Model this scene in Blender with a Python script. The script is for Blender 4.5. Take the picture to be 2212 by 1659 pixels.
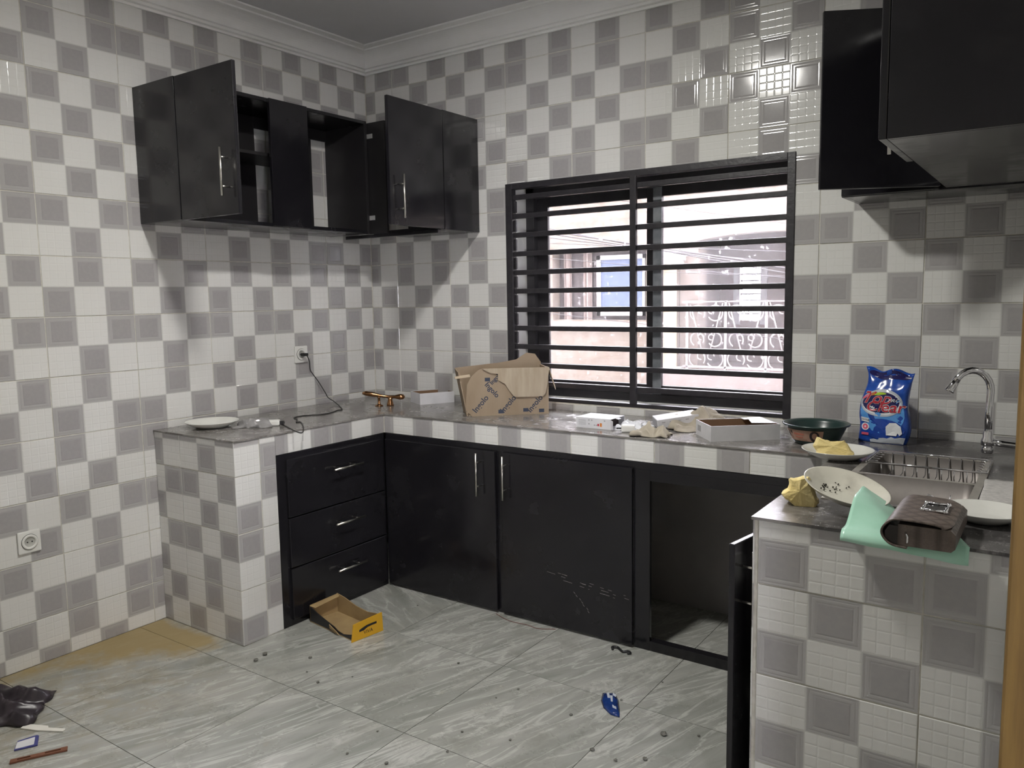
import bpy, bmesh, math, random
from mathutils import Vector, Matrix, noise
random.seed(7)
for o in list(bpy.data.objects): bpy.data.objects.remove(o, do_unlink=True)
S = bpy.context.scene
COL = S.collection
# ------------------------------------------------------------------ camera
FPX, YAW, PITCH, ROLL = 1718.4, -0.6072, -0.1099, -0.0164
CP = Vector((3.4427, -3.4959, 1.4924))
fw = Vector((math.sin(YAW)*math.cos(PITCH), math.cos(YAW)*math.cos(PITCH), math.sin(PITCH)))
rt0 = Vector((math.cos(YAW), -math.sin(YAW), 0)); up0 = rt0.cross(fw)
rt = rt0*math.cos(ROLL) + up0*math.sin(ROLL); up = up0*math.cos(ROLL) - rt0*math.sin(ROLL)
cam = bpy.data.cameras.new('camera'); cam.sensor_width = 36; cam.lens = FPX*36/2212; cam.clip_start = 0.02; cam.clip_end = 200
camo = bpy.data.objects.new('camera', cam); COL.objects.link(camo)
camo.matrix_world = Matrix(((rt.x, up.x, -fw.x, CP.x), (rt.y, up.y, -fw.y, CP.y), (rt.z, up.z, -fw.z, CP.z), (0, 0, 0, 1)))
S.camera = camo
def at(px, py, ax, v):                       # photo pixel -> point on the plane ax = v
    d = fw + rt*((px-1106)/FPX) + up*((829.5-py)/FPX); k = 'xyz'.index(ax)
    return CP + d*((v-CP[k])/d[k])
# ------------------------------------------------------------------ world, exposure
W = bpy.data.worlds.new('overcast_sky'); S.world = W; W.use_nodes = True
bg = W.node_tree.nodes['Background']; bg.inputs[0].default_value = (0.92, 0.91, 1.0, 1); bg.inputs[1].default_value = 16.0
LAMP_STRENGTH = 225.0
vs = S.view_settings; vs.view_transform = 'Standard'; vs.look = 'None'; vs.exposure = 0.90; vs.gamma = 1; vs.use_curve_mapping = False

# ------------------------------------------------------------------ materials
MATS = {}
def s2l(c):
    return tuple(((v/255)/12.92 if v/255 <= .04045 else ((v/255+.055)/1.055)**2.4) for v in c)
def mat(name, col, rough=.5, metal=0., spec=.5, trans=0., alpha=1., emit=None, estr=0., coat=0., sub=0.):
    m = bpy.data.materials.new(name); m.use_nodes = True; b = m.node_tree.nodes['Principled BSDF']
    b.inputs['Base Color'].default_value = (*col, 1); b.inputs['Roughness'].default_value = rough
    b.inputs['Metallic'].default_value = metal; b.inputs['Specular IOR Level'].default_value = spec
    b.inputs['Transmission Weight'].default_value = trans; b.inputs['Alpha'].default_value = alpha
    b.inputs['Coat Weight'].default_value = coat
    if emit: b.inputs['Emission Color'].default_value = (*emit, 1); b.inputs['Emission Strength'].default_value = estr
    MATS[name] = m; return m
class N:                                     # tiny node-graph helper
    def __init__(s, m): s.m = m; s.t = m.node_tree; s.b = s.t.nodes['Principled BSDF']
    def n(s, typ, **k):
        x = s.t.nodes.new(typ)
        for a, v in k.items(): setattr(x, a, v)
        return x
    def link(s, a, b): s.t.links.new(a, b)
    def val(s, sock, v):
        if hasattr(v, 'is_linked') or hasattr(v, 'links'): s.link(v, sock)
        else: sock.default_value = v
    def math(s, op, a, b=0., c=None, clamp=False):
        x = s.n('ShaderNodeMath', operation=op, use_clamp=clamp); s.val(x.inputs[0], a); s.val(x.inputs[1], b)
        if c is not None: s.val(x.inputs[2], c)
        return x.outputs[0]
    def mix(s, f, a, b):
        x = s.n('ShaderNodeMix', data_type='RGBA'); s.val(x.inputs[0], f)
        for i, v in ((6, a), (7, b)):
            if isinstance(v, tuple): x.inputs[i].default_value = (*v[:3], 1)
            else: s.link(v, x.inputs[i])
        return x.outputs[2]
    def noise(s, vec, scale, detail=4, rough=.55, dist=0.):
        x = s.n('ShaderNodeTexNoise'); s.link(vec, x.inputs['Vector']); x.inputs['Scale'].default_value = scale
        x.inputs['Detail'].default_value = detail; x.inputs['Roughness'].default_value = rough; x.inputs['Distortion'].default_value = dist
        return x.outputs['Fac']
    def ramp(s, f, stops):
        x = s.n('ShaderNodeValToRGB'); s.link(f, x.inputs[0]); e = x.color_ramp.elements
        while len(e) < len(stops): e.new(.5)
        for i, (p, c) in enumerate(stops):
            e[i].position = p; e[i].color = (*c, 1) if isinstance(c, tuple) else (c, c, c, 1)
        return x.outputs[0]
    def mapping(s, vec, loc=(0, 0, 0), rot=(0, 0, 0), sc=(1, 1, 1)):
        x = s.n('ShaderNodeMapping'); s.link(vec, x.inputs[0]); x.inputs[1].default_value = loc; x.inputs[2].default_value = rot; x.inputs[3].default_value = sc
        return x.outputs[0]
    def coord(s, k='Object'): return s.n('ShaderNodeTexCoord').outputs[k]
    def pos(s): return s.n('ShaderNodeNewGeometry').outputs['Position']
    def bump(s, h, strength=.3, dist=.002):
        x = s.n('ShaderNodeBump'); s.link(h, x.inputs['Height']); x.inputs['Strength'].default_value = strength; x.inputs['Distance'].default_value = dist
        s.link(x.outputs[0], s.b.inputs['Normal'])
def noisy(name, c1, c2, scale=8, rough=.5, rough2=None, bump=0., bscale=40, metal=0., spec=.5, detail=5, lo=.35, hi=.65, stretch=(1, 1, 1)):
    m = mat(name, c1, rough, metal, spec); g = N(m); p = g.mapping(g.pos(), sc=stretch)
    f = g.ramp(g.noise(p, scale, detail), [(lo, 0.), (hi, 1.)])
    g.link(g.mix(f, c1, c2), g.b.inputs['Base Color'])
    if rough2 is not None: g.link(g.math('ADD', rough, g.math('MULTIPLY', f, rough2-rough)), g.b.inputs['Roughness'])
    if bump: g.bump(g.noise(g.pos(), bscale, 4), bump, .003)
    return m

# glazed wall tile: 3 x 2 printed squares, grey squares with an inner square, embossed pillows on the white ones
def make_tile():
    m = mat('glazed_check_tile', (.6, .6, .58), .08); g = N(m)
    sep = g.n('ShaderNodeSeparateXYZ'); g.link(g.coord('UV'), sep.inputs[0]); u, v = sep.outputs[0], sep.outputs[1]
    par = g.math('MODULO', g.math('ADD', g.math('FLOOR', u), g.math('FLOOR', v)), 2.)
    dark = g.math('LESS_THAN', par, .5)
    fu, fv = g.math('FRACT', u), g.math('FRACT', v)
    au, av = g.math('ABSOLUTE', g.math('SUBTRACT', fu, .5)), g.math('ABSOLUTE', g.math('SUBTRACT', fv, .5))
    mx = g.math('MAXIMUM', au, av)
    inner = g.math('LESS_THAN', mx, .335)
    big = g.noise(g.pos(), 1.3, 3); fine = g.noise(g.pos(), 60, 3)
    dcol = g.mix(inner, (.395, .386, .384), (.335, .325, .326))
    dcol = g.mix(g.math('MULTIPLY', g.ramp(fine, [(.4, 0.), (.7, 1.)]), .25), dcol, (.42, .40, .39))
    wcol = g.mix(big, (.66, .66, .635), (.71, .71, .69))
    edge = g.math('GREATER_THAN', mx, .478)
    wcol = g.mix(g.math('MULTIPLY', edge, .25), wcol, (.55, .55, .52))
    dcol = g.mix(edge, dcol, (.52, .52, .5))
    col = g.mix(dark, wcol, dcol)
    # speckled grime
    gr = g.ramp(g.noise(g.pos(), 190, 2), [(.70, 0.), (.78, 1.)])
    gr = g.math('MULTIPLY', gr, g.ramp(g.noise(g.pos(), 6, 3), [(.55, 0.), (.75, .5)]))
    col = g.mix(gr, col, (.2, .19, .17))
    g.link(col, g.b.inputs['Base Color'])
    pu = g.math('PINGPONG', g.math('MULTIPLY', fu, 4), .5); pv = g.math('PINGPONG', g.math('MULTIPLY', fv, 4), .5)
    pil = g.math('MULTIPLY', g.math('SMOOTH_MIN', pu, .10, .08), g.math('SMOOTH_MIN', pv, .10, .08)); pil = g.math('MULTIPLY', pil, 100)
    ring = g.math('ABSOLUTE', g.math('SUBTRACT', mx, .335)); ring2 = g.math('ABSOLUTE', g.math('SUBTRACT', mx, .43))
    sq = g.math('MULTIPLY', g.math('SMOOTH_MIN', g.math('MINIMUM', ring, ring2), .025, .02), 40)
    h = g.math('ADD', g.math('MULTIPLY', dark, sq), g.math('MULTIPLY', g.math('SUBTRACT', 1., dark), pil))
    h = g.math('ADD', h, g.math('MULTIPLY', g.noise(g.pos(), 7, 2), .8))
    g.bump(h, .5, .0009)
    g.link(g.math('ADD', .05, g.math('MULTIPLY', g.noise(g.pos(), 3, 4), .10)), g.b.inputs['Roughness'])
    return m
TILE = make_tile(); TILE.node_tree.nodes['Principled BSDF'].inputs['Specular IOR Level'].default_value = .8
GROUT = noisy('grout', (.64, .62, .56), (.50, .48, .42), 30, .9)
PLASTER = noisy('plaster_white', (.62, .62, .60), (.57, .57, .55), 3, .8, bump=.1)
CEIL = noisy('ceiling_paint', (.62, .62, .63), (.58, .58, .59), 2, .7)
POP = noisy('cornice_plaster', (.86, .86, .84), (.82, .82, .80), 5, .5)
RAWPL = noisy('bare_grey_render', (.34, .32, .32), (.28, .265, .265), 4, .9, bump=.3)

def make_floor():
    m = mat('floor_marble_tile', (.3, .3, .29), .22); g = N(m)
    uv = g.mapping(g.coord('UV'), rot=(0, 0, -1.2)); v1 = g.mapping(uv, sc=(1.0, 5.0, 1))
    n1 = g.noise(v1, 1.6, 8, .62, 1.1); n2 = g.noise(g.mapping(uv, loc=(3, 7, 0), sc=(1.0, 6.5, 1)), 1.7, 8, .6, .8)
    base = g.ramp(n1, [(.30, (.24, .25, .228)), (.48, (.315, .322, .298)), (.70, (.40, .40, .375))])
    vein = g.ramp(g.math('ABSOLUTE', g.math('SUBTRACT', n2, .5)), [(0., 1.), (.012, .6), (.035, 0.)])
    col = g.mix(g.math('MULTIPLY', vein, .55), base, (.62, .62, .59))
    dk = g.ramp(n2, [(.28, .45), (.40, 0.)]); col = g.mix(g.math('MULTIPLY', dk, .6), col, (.22, .225, .21))
    P = g.pos(); sp = g.n('ShaderNodeSeparateXYZ'); g.link(P, sp.inputs[0]); x, y = sp.outputs[0], sp.outputs[1]
    dn = g.noise(P, 5.5, 7, .65)
    grime = g.ramp(dn, [(.50, 0.), (.72, .55)]); col = g.mix(grime, col, (.20, .20, .17))
    speck = g.ramp(g.noise(P, 75, 3, .6), [(.68, 0.), (.74, .8)]); col = g.mix(speck, col, (.12, .12, .10))
    # spilled sand along the left wall
    a = g.math('ADD', g.math('SUBTRACT', .22, x), g.math('MULTIPLY', g.math('ADD', y, 2.05, clamp=True), .85)); b = g.math('SUBTRACT', -1.40, y)
    near = g.math('MULTIPLY', g.math('MULTIPLY', a, 3.0, clamp=True), g.math('MULTIPLY', b, 9., clamp=True))
    sd = g.math('ADD', near, g.math('MULTIPLY', g.math('SUBTRACT', g.noise(P, 6.5, 8, .68), .5), 1.7))
    sand = g.ramp(sd, [(.22, 0.), (.85, .88)])
    tan = g.math('MULTIPLY', g.math('MULTIPLY', g.math('SUBTRACT', 1.15, x), 1.4, clamp=True), g.math('MULTIPLY', g.math('SUBTRACT', -1.45, y), 2.5, clamp=True))
    col = g.mix(g.math('MULTIPLY', tan, g.ramp(g.noise(P, 9, 7, .7), [(.38, 0.), (.66, .6)])), col, (.27, .225, .135))
    col = g.mix(sand, col, (.33, .245, .105))
    g.link(col, g.b.inputs['Base Color'])
    ro = g.math('ADD', .2, g.math('MULTIPLY', g.math('MAXIMUM', grime, sand), .7)); g.link(ro, g.b.inputs['Roughness'])
    return m
FLOORM = make_floor()
FGROUT = mat('floor_joint', (.10, .10, .085), .9)

def make_counter():
    m = mat('grey_stone_worktop', (.2, .2, .2), .2); g = N(m); P = g.pos()
    n1 = g.noise(g.mapping(P, rot=(0, 0, .5), sc=(2, 6, 1)), 2.2, 8, .65, 1.2)
    col = g.ramp(n1, [(.3, (.115, .106, .098)), (.5, (.185, .174, .164)), (.7, (.27, .258, .248))])
    # wet dark area towards the tap
    sp = g.n('ShaderNodeSeparateXYZ'); g.link(P, sp.inputs[0])
    wet = g.math('ADD', g.math('MULTIPLY', g.math('SUBTRACT', sp.outputs[0], 2.75), 2.2), g.math('MULTIPLY', g.noise(P, 7, 5), 1.1))
    wetm = g.ramp(wet, [(.75, 0.), (1.0, 1.)])
    col = g.mix(g.math('MULTIPLY', wetm, .85), col, (.038, .036, .038))
    dust = g.ramp(g.noise(P, 10, 7, .7), [(.52, 0.), (.76, .42)]); col = g.mix(dust, col, (.44, .42, .41))
    sp2 = g.ramp(g.noise(P, 120, 2), [(.70, 0.), (.75, .8)]); col = g.mix(sp2, col, (.55, .54, .5))
    g.link(col, g.b.inputs['Base Color'])
    g.link(g.math('ADD', .17, g.math('MULTIPLY', dust, .8)), g.b.inputs['Roughness'])
    return m
STONE = make_counter()
def make_black():
    m = mat('black_gloss_laminate', (.012, .011, .014), .2); g = N(m); P = g.pos()
    sm = g.ramp(g.noise(P, 5, 6, .6), [(.45, 0.), (.8, 1.)])
    g.link(g.mix(g.math('MULTIPLY', sm, .35), (.010, .0095, .012), (.022, .021, .023)), g.b.inputs['Base Color'])
    g.link(g.math('ADD', .16, g.math('MULTIPLY', sm, .25)), g.b.inputs['Roughness'])
    return m
BLACK = make_black()
BLACKM = noisy('black_board_inside', (.011, .010, .012), (.016, .015, .016), 6, .5)
STEEL = mat('brushed_steel', (.62, .60, .56), .28, 1.)
CHROME = mat('chrome', (.80, .80, .82), .06, 1.)
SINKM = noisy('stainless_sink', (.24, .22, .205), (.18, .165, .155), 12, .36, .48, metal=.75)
IRON = noisy('black_painted_iron', (.016, .015, .019), (.028, .026, .030), 30, .38, bump=.3, bscale=60)
ALU = noisy('dark_aluminium', (.020, .019, .022), (.032, .030, .034), 10, .35)
ALUG = noisy('dusty_grey_aluminium', (.13, .145, .16), (.22, .235, .25), 14, .5)
WHITEP = mat('white_plastic', (.72, .72, .69), .35)
PORC = noisy('white_porcelain', (.74, .74, .70), (.66, .66, .62), 6, .12)
PORCD = noisy('soiled_cream_plate', (.62, .60, .52), (.44, .42, .36), 14, .3, lo=.45, hi=.75)
BLKP = mat('black_plastic', (.012, .012, .013), .4)
CARD = noisy('brown_cardboard', (.34, .265, .19), (.285, .215, .145), 9, .85, stretch=(1, 1, .35))
CARDI = noisy('pale_cardboard', (.46, .39, .30), (.38, .31, .225), 14, .9, stretch=(3, 3, .4))
CARDE = mat('torn_cardboard_edge', (.55, .45, .33), .95)
WBOX = noisy('white_box_card', (.66, .66, .68), (.58, .58, .60), 12, .5)
BROWNI = mat('brown_box_inside', (.20, .12, .07), .85)
INK = mat('dark_blue_ink', (.045, .055, .085), .8)
BRONZE = mat('copper_bronze', (.36, .19, .09), .2, 1.)
CLOTH = noisy('beige_cotton_cloth', (.48, .43, .35), (.38, .34, .275), 20, .95, bump=.3, bscale=220)
FOAM = noisy('yellow_foam', (.86, .72, .36), (.80, .64, .26), 16, .95, bump=.8, bscale=140)
GREENP = noisy('dark_green_plastic', (.018, .040, .038), (.028, .052, .048), 8, .3)
WOODF = noisy('ochre_varnished_wood', (.17, .105, .030), (.11, .064, .018), 7, .4, stretch=(8, 8, .6))
def glassy(name, col, haze, speck):
    m = bpy.data.materials.new(name); m.use_nodes = True; t = m.node_tree; t.nodes.clear(); MATS[name] = m
    out = t.nodes.new('ShaderNodeOutputMaterial'); tr = t.nodes.new('ShaderNodeBsdfTransparent'); tr.inputs[0].default_value = (*col, 1)
    gl = t.nodes.new('ShaderNodeBsdfGlossy'); gl.inputs['Roughness'].default_value = .03; fr = t.nodes.new('ShaderNodeFresnel'); fr.inputs[0].default_value = 1.45
    df = t.nodes.new('ShaderNodeBsdfTranslucent'); df.inputs[0].default_value = (.8, .78, .8, 1); dd = t.nodes.new('ShaderNodeBsdfDiffuse'); dd.inputs[0].default_value = (.75, .73, .75, 1)
    ge = t.nodes.new('ShaderNodeNewGeometry'); nz = t.nodes.new('ShaderNodeTexNoise'); nz.inputs['Scale'].default_value = 38; nz.inputs['Detail'].default_value = 3
    t.links.new(ge.outputs['Position'], nz.inputs['Vector']); rp = t.nodes.new('ShaderNodeValToRGB'); t.links.new(nz.outputs['Fac'], rp.inputs[0])
    e = rp.color_ramp.elements; e[0].position = .66; e[0].color = (haze,)*3+(1,); e[1].position = .72; e[1].color = (speck,)*3+(1,)
    m0 = t.nodes.new('ShaderNodeMixShader'); m0.inputs[0].default_value = .5; t.links.new(df.outputs[0], m0.inputs[1]); t.links.new(dd.outputs[0], m0.inputs[2])
    m1 = t.nodes.new('ShaderNodeMixShader'); t.links.new(fr.outputs[0], m1.inputs[0]); t.links.new(tr.outputs[0], m1.inputs[1]); t.links.new(gl.outputs[0], m1.inputs[2])
    m2 = t.nodes.new('ShaderNodeMixShader'); t.links.new(rp.outputs[0], m2.inputs[0]); t.links.new(m1.outputs[0], m2.inputs[1]); t.links.new(m0.outputs[0], m2.inputs[2])
    t.links.new(m2.outputs[0], out.inputs[0]); return m
PANE = glassy('dusty_window_glass', (.97, .96, .97), .06, .45)
PANEL_CLEAR = glassy('clear_window_glass', (.98, .98, .98), .02, .22)
CLEARBAG = glassy('clear_polythene', (.90, .91, .89), .30, .55)

# ------------------------------------------------------------------ mesh helpers
class MB:
    def __init__(s): s.v = []; s.f = []; s.uv = []; s.mi = []; s.sm = []; s.xf = None; s.cm = 0; s.csm = False
    def V(s, p):
        p = Vector(p)
        if s.xf is not None: p = s.xf @ p
        s.v.append(p); return len(s.v)-1
    def F(s, idx, uv=None): s.f.append(tuple(idx)); s.uv.append(uv); s.mi.append(s.cm); s.sm.append(s.csm); return s
    def quad(s, a, b, c, d, uv=None): return s.F([s.V(p) for p in (a, b, c, d)], uv)
    def box(s, x0, y0, z0, x1, y1, z1):
        if x0 > x1: x0, x1 = x1, x0
        if y0 > y1: y0, y1 = y1, y0
        if z0 > z1: z0, z1 = z1, z0
        i = [s.V((x, y, z)) for z in (z0, z1) for y in (y0, y1) for x in (x0, x1)]
        for q in ((0, 2, 3, 1), (4, 5, 7, 6), (0, 1, 5, 4), (2, 6, 7, 3), (0, 4, 6, 2), (1, 3, 7, 5)): s.F([i[k] for k in q])
        return s
    def bbox(s, x0, y0, z0, x1, y1, z1, b=.002):      # bevelled box
        if x0 > x1: x0, x1 = x1, x0
        if y0 > y1: y0, y1 = y1, y0
        if z0 > z1: z0, z1 = z1, z0
        b = min(b, (x1-x0)*.45, (y1-y0)*.45, (z1-z0)*.45)
        bm = bmesh.new(); bmesh.ops.create_cube(bm, size=1.)
        for v in bm.verts: v.co = Vector((x0+(v.co.x+.5)*(x1-x0), y0+(v.co.y+.5)*(y1-y0), z0+(v.co.z+.5)*(z1-z0)))
        bmesh.ops.bevel(bm, geom=bm.edges[:], offset=b, segments=2, affect='EDGES', profile=.6)
        s.bm(bm); bm.free(); return s
    def bm(s, bm):
        bm.verts.index_update(); base = len(s.v)
        for v in bm.verts: s.V(v.co)
        for f in bm.faces: s.F([base+v.index for v in f.verts])
        return s
    def tube(s, pts, r, n=8, cap=True):
        pts = [Vector(p) for p in pts]; rr = r if isinstance(r, (list, tuple)) else [r]*len(pts)
        t = (pts[1]-pts[0]).normalized(); a = t.orthogonal().normalized(); rings = []
        for i, p in enumerate(pts):
            if i == 0: d = pts[1]-pts[0]
            elif i == len(pts)-1: d = pts[-1]-pts[-2]
            else: d = (pts[i]-pts[i-1]).normalized()+(pts[i+1]-pts[i]).normalized()
            if d.length < 1e-9: d = t
            d = d.normalized(); a = (a-d*a.dot(d)); a = a.normalized() if a.length > 1e-6 else d.orthogonal().normalized(); b = d.cross(a); t = d
            rings.append([s.V(p+(a*math.cos(2*math.pi*k/n)+b*math.sin(2*math.pi*k/n))*rr[i]) for k in range(n)])
        old = s.csm; s.csm = True
        for A, B in zip(rings, rings[1:]):
            for k in range(n): s.F((A[k], A[(k+1) % n], B[(k+1) % n], B[k]))
        s.csm = old
        if cap: s.F(rings[0][::-1]); s.F(rings[-1])
        return s
    def cyl(s, p0, p1, r, n=16): return s.tube([p0, p1], r, n)
    def lathe(s, prof, c=(0, 0, 0), n=40, sx=1., sy=1.):
        c = Vector(c); rings = []
        for (r, z) in prof:
            rings.append([s.V(c+Vector((max(r, 1e-4)*math.cos(2*math.pi*k/n)*sx, max(r, 1e-4)*math.sin(2*math.pi*k/n)*sy, z))) for k in range(n)])
        old = s.csm; s.csm = True
        for A, B in zip(rings, rings[1:]):
            for k in range(n): s.F((A[k], A[(k+1) % n], B[(k+1) % n], B[k]))
        s.csm = old; return s
    def prism(s, poly, z0, z1, axes='xyz'):            # polygon in first two axes, extruded along third
        def P(a, b, c):
            d = dict(zip(axes, (a, b, c))); return (d['x'], d['y'], d['z'])
        A = [s.V(P(a, b, z0)) for a, b in poly]; B = [s.V(P(a, b, z1)) for a, b in poly]; n = len(poly)
        s.F(A[::-1]); s.F(B)
        for i in range(n): s.F((A[i], A[(i+1) % n], B[(i+1) % n], B[i]))
        return s
    def add(s, verts, faces):
        b = len(s.v)
        for p in verts: s.V(p)
        for f in faces: s.F([b+i for i in f])
        return s
    def build(s, name, m, parent=None, loc=None, fix=True):
        L = Vector(loc) if loc is not None else (ROOTLOC.get(parent.name, Vector((0, 0, 0))) if parent is not None else Vector((0, 0, 0)))
        me = bpy.data.meshes.new(name); me.from_pydata([tuple(v-L) for v in s.v], [], s.f)
        ms = m if isinstance(m, (list, tuple)) else [m]
        for k in ms: me.materials.append(k)
        me.polygons.foreach_set('material_index', s.mi); me.polygons.foreach_set('use_smooth', s.sm)
        if any(u is not None for u in s.uv):
            ul = me.uv_layers.new(name='UVMap').data; i = 0
            for f, u in zip(s.f, s.uv):
                for k in range(len(f)): ul[i].uv = u[k] if u else (.5, .5); i += 1
        if fix:
            bm = bmesh.new(); bm.from_mesh(me); bmesh.ops.recalc_face_normals(bm, faces=bm.faces[:]); bm.to_mesh(me); bm.free()
        me.update(); o = bpy.data.objects.new(name, me); COL.objects.link(o)
        if parent is not None: o.parent = parent; ROOTLOC[o.name] = L
        else: o.location = L; ROOTLOC[o.name] = L
        return o
ROOTLOC = {}
def thing(name, label, cat, loc=(0, 0, 0), group=None, kind=None):
    o = bpy.data.objects.new(name, None); COL.objects.link(o); o.location = loc; o.empty_display_size = .1; ROOTLOC[o.name] = Vector(loc)
    return tag(o, label, cat, group, kind)
def tag(o, label=None, cat=None, group=None, kind=None):
    if label: o['label'] = label
    if cat: o['category'] = cat
    if group: o['group'] = group
    if kind: o['kind'] = kind
    return o
def struct(name, mb, m, label=None):
    o = mb.build(name, m); o['kind'] = 'structure'
    if label: o['label'] = label
    return o
def solid(o, t, off=0.):
    md = o.modifiers.new('thickness', 'SOLIDIFY'); md.thickness = t; md.offset = off; return o
def subsurf(o, n=1):
    md = o.modifiers.new('smooth', 'SUBSURF'); md.levels = n; md.render_levels = n; return o
_tc = {}
def text_geo(body, size=1., off=0., bold=False, shear=0.):
    cu = bpy.data.curves.new('lettering', 'FONT'); cu.body = body; cu.size = size; cu.align_x = 'CENTER'; cu.align_y = 'CENTER'; cu.offset = off; cu.shear = shear; cu.resolution_u = 3
    ob = bpy.data.objects.new('lettering', cu); COL.objects.link(ob); bpy.context.view_layer.update()
    ev = ob.evaluated_get(bpy.context.evaluated_depsgraph_get()); me = ev.to_mesh()
    vv = [v.co.copy() for v in me.vertices]; ff = [tuple(p.vertices) for p in me.polygons]; ev.to_mesh_clear()
    bpy.data.objects.remove(ob, do_unlink=True); bpy.data.curves.remove(cu); return vv, ff

# ------------------------------------------------------------------ tiling
def rect_minus(r, holes):
    out = [r]
    for h in holes:
        nx = []
        for a0, a1, b0, b1 in out:
            if h[0] >= a1 or h[1] <= a0 or h[2] >= b1 or h[3] <= b0: nx.append((a0, a1, b0, b1)); continue
            if h[0] > a0: nx.append((a0, h[0], b0, b1))
            if h[1] < a1: nx.append((h[1], a1, b0, b1))
            m0, m1 = max(a0, h[0]), min(a1, h[1])
            if h[2] > b0: nx.append((m0, m1, b0, h[2]))
            if h[3] < b1: nx.append((m0, m1, h[3], b1))
        out = nx
    return [q for q in out if q[1]-q[0] > .012 and q[3]-q[2] > .008]
G = .0018                                    # half joint
def tile(parent, P, full, region, phase, holes=(), th=.003, mirror=False):
    """full=(a0,a1,b0,b1) whole tile in wall coordinates; P(a,b,d) -> xyz with d = depth in front of the bed."""
    a0, a1, b0, b1 = full
    r = (max(a0+G, region[0]), min(a1-G, region[1]), max(b0+G, region[2]), min(b1-G, region[3]))
    if r[1]-r[0] < .006 or r[3]-r[2] < .006: return None
    mb = MB(); jit = random.uniform(-.0004, .0004); tx, ty = random.uniform(-.001, .001), random.uniform(-.001, .001)
    def uv(a, b): return ((a-a0)/(a1-a0)*3+(1 if phase == 'B' else 0), (b1-b)/(b1-b0)*2)
    for q in (rect_minus(r, holes) if holes else [r]):
        c = .0012; co = [(q[0], q[2]), (q[1], q[2]), (q[1], q[3]), (q[0], q[3])]; ci = [(q[0]+c, q[2]+c), (q[1]-c, q[2]+c), (q[1]-c, q[3]-c), (q[0]+c, q[3]-c)]
        def D(a, b): return th+jit+tx*((a-a0)/(a1-a0)-.5)+ty*((b-b0)/(b1-b0)-.5)
        I = [mb.V(P(a, b, D(a, b))) for a, b in ci]; O = [mb.V(P(a, b, D(a, b)-c)) for a, b in co]; K = [mb.V(P(a, b, -.001)) for a, b in co]
        mb.F(I, [uv(*p) for p in ci])
        for k in range(4):
            l = (k+1) % 4
            mb.F((O[k], O[l], I[l], I[k]), [uv(*co[k]), uv(*co[l]), uv(*ci[l]), uv(*ci[k])])
            mb.F((K[k], K[l], O[l], O[k]), [uv(*co[k]), uv(*co[l]), uv(*co[l]), uv(*co[k])])
    if not mb.f: return None
    return mb.build('tile', TILE, parent)

# ================================================================== ROOM
RX, NY, CZ = 3.40, -4.05, 2.905              # right wall, near wall, ceiling
WX0, WX1, WZ0, WZ1 = 1.0, 2.478, .945, 2.072 # window opening
CT = .905                                    # worktop height
TT = 2.792                                   # top of the wall tiles
bed = .003
# floor: sub-floor + tiles
fl = struct('floor', MB().box(-.02, NY-.05, -.12, 5.3, .3, -.006), FGROUT)
px_, py_ = .589, .595
tid = 0
for i in range(-1, 6):
    for j in range(-1, 6):
        x0 = .46+px_*i; y1 = -.99+py_*1-py_*j
        a0, a1, b0, b1 = max(x0, 0)+.0012, min(x0+px_, 5.3)-.0012, max(y1-py_, NY)+.0012, min(y1, 0)-.0012
        if a1-a0 < .01 or b1-b0 < .01: continue
        mb = MB(); ox, oy = random.uniform(0, 20), random.uniform(0, 20); rot = (i == 0 and j == 0)
        def uv(x, y):
            u, v = (x-x0), (y-y1)
            if rot: u, v = -v, u
            return (u+ox, v+oy)
        mb.box(a0, b0, -.008, a1, b1, 0.)
        mb.uv = [[uv(mb.v[k].x, mb.v[k].y) for k in f] for f in mb.f]
        mb.build('tile', FLOORM, fl)
# left wall
P_L = lambda a, b, d: (-bed+d, a, b)         # a = world Y (view left = smaller Y)
wl = struct('wall_left', MB().box(-.23, NY-.2, -.05, -bed, .3, 3.1), GROUT)
pl = .1285*3; y00 = -.3526
ROWS = [13.5-(-10+2*k) for k in range(12)]   # block tops in row units (r=-10,-8..12)
PH_L = {  # per tile column: block rows r=-10,-8,-6,-4,-2,0,2,4,6,8,10,12
 0: 'BBBABBBAABBA', 1: 'AABABAABAABB', 2: 'BABBABAAABAB', 3: 'AABBAAABAABA', 4: 'BAAAABABAABA', 5: 'ABBBAAAABBBB'}
for k in range(0, 11):
    y1 = y00+pl-pl*k; ph = PH_L.get(k) or ''.join(random.choice('AB') for _ in range(12))
    for b in range(12):
        zt = ROWS[b]*.125; zb = zt-.25
        if k <= 2 and zt < CT-.02: continue                    # behind the counter
        tile(wl, P_L, (y1-pl, y1, zb, zt), (NY, -.004, (CT-.03 if k <= 2 else 0.001), TT), ph[b])
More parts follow.
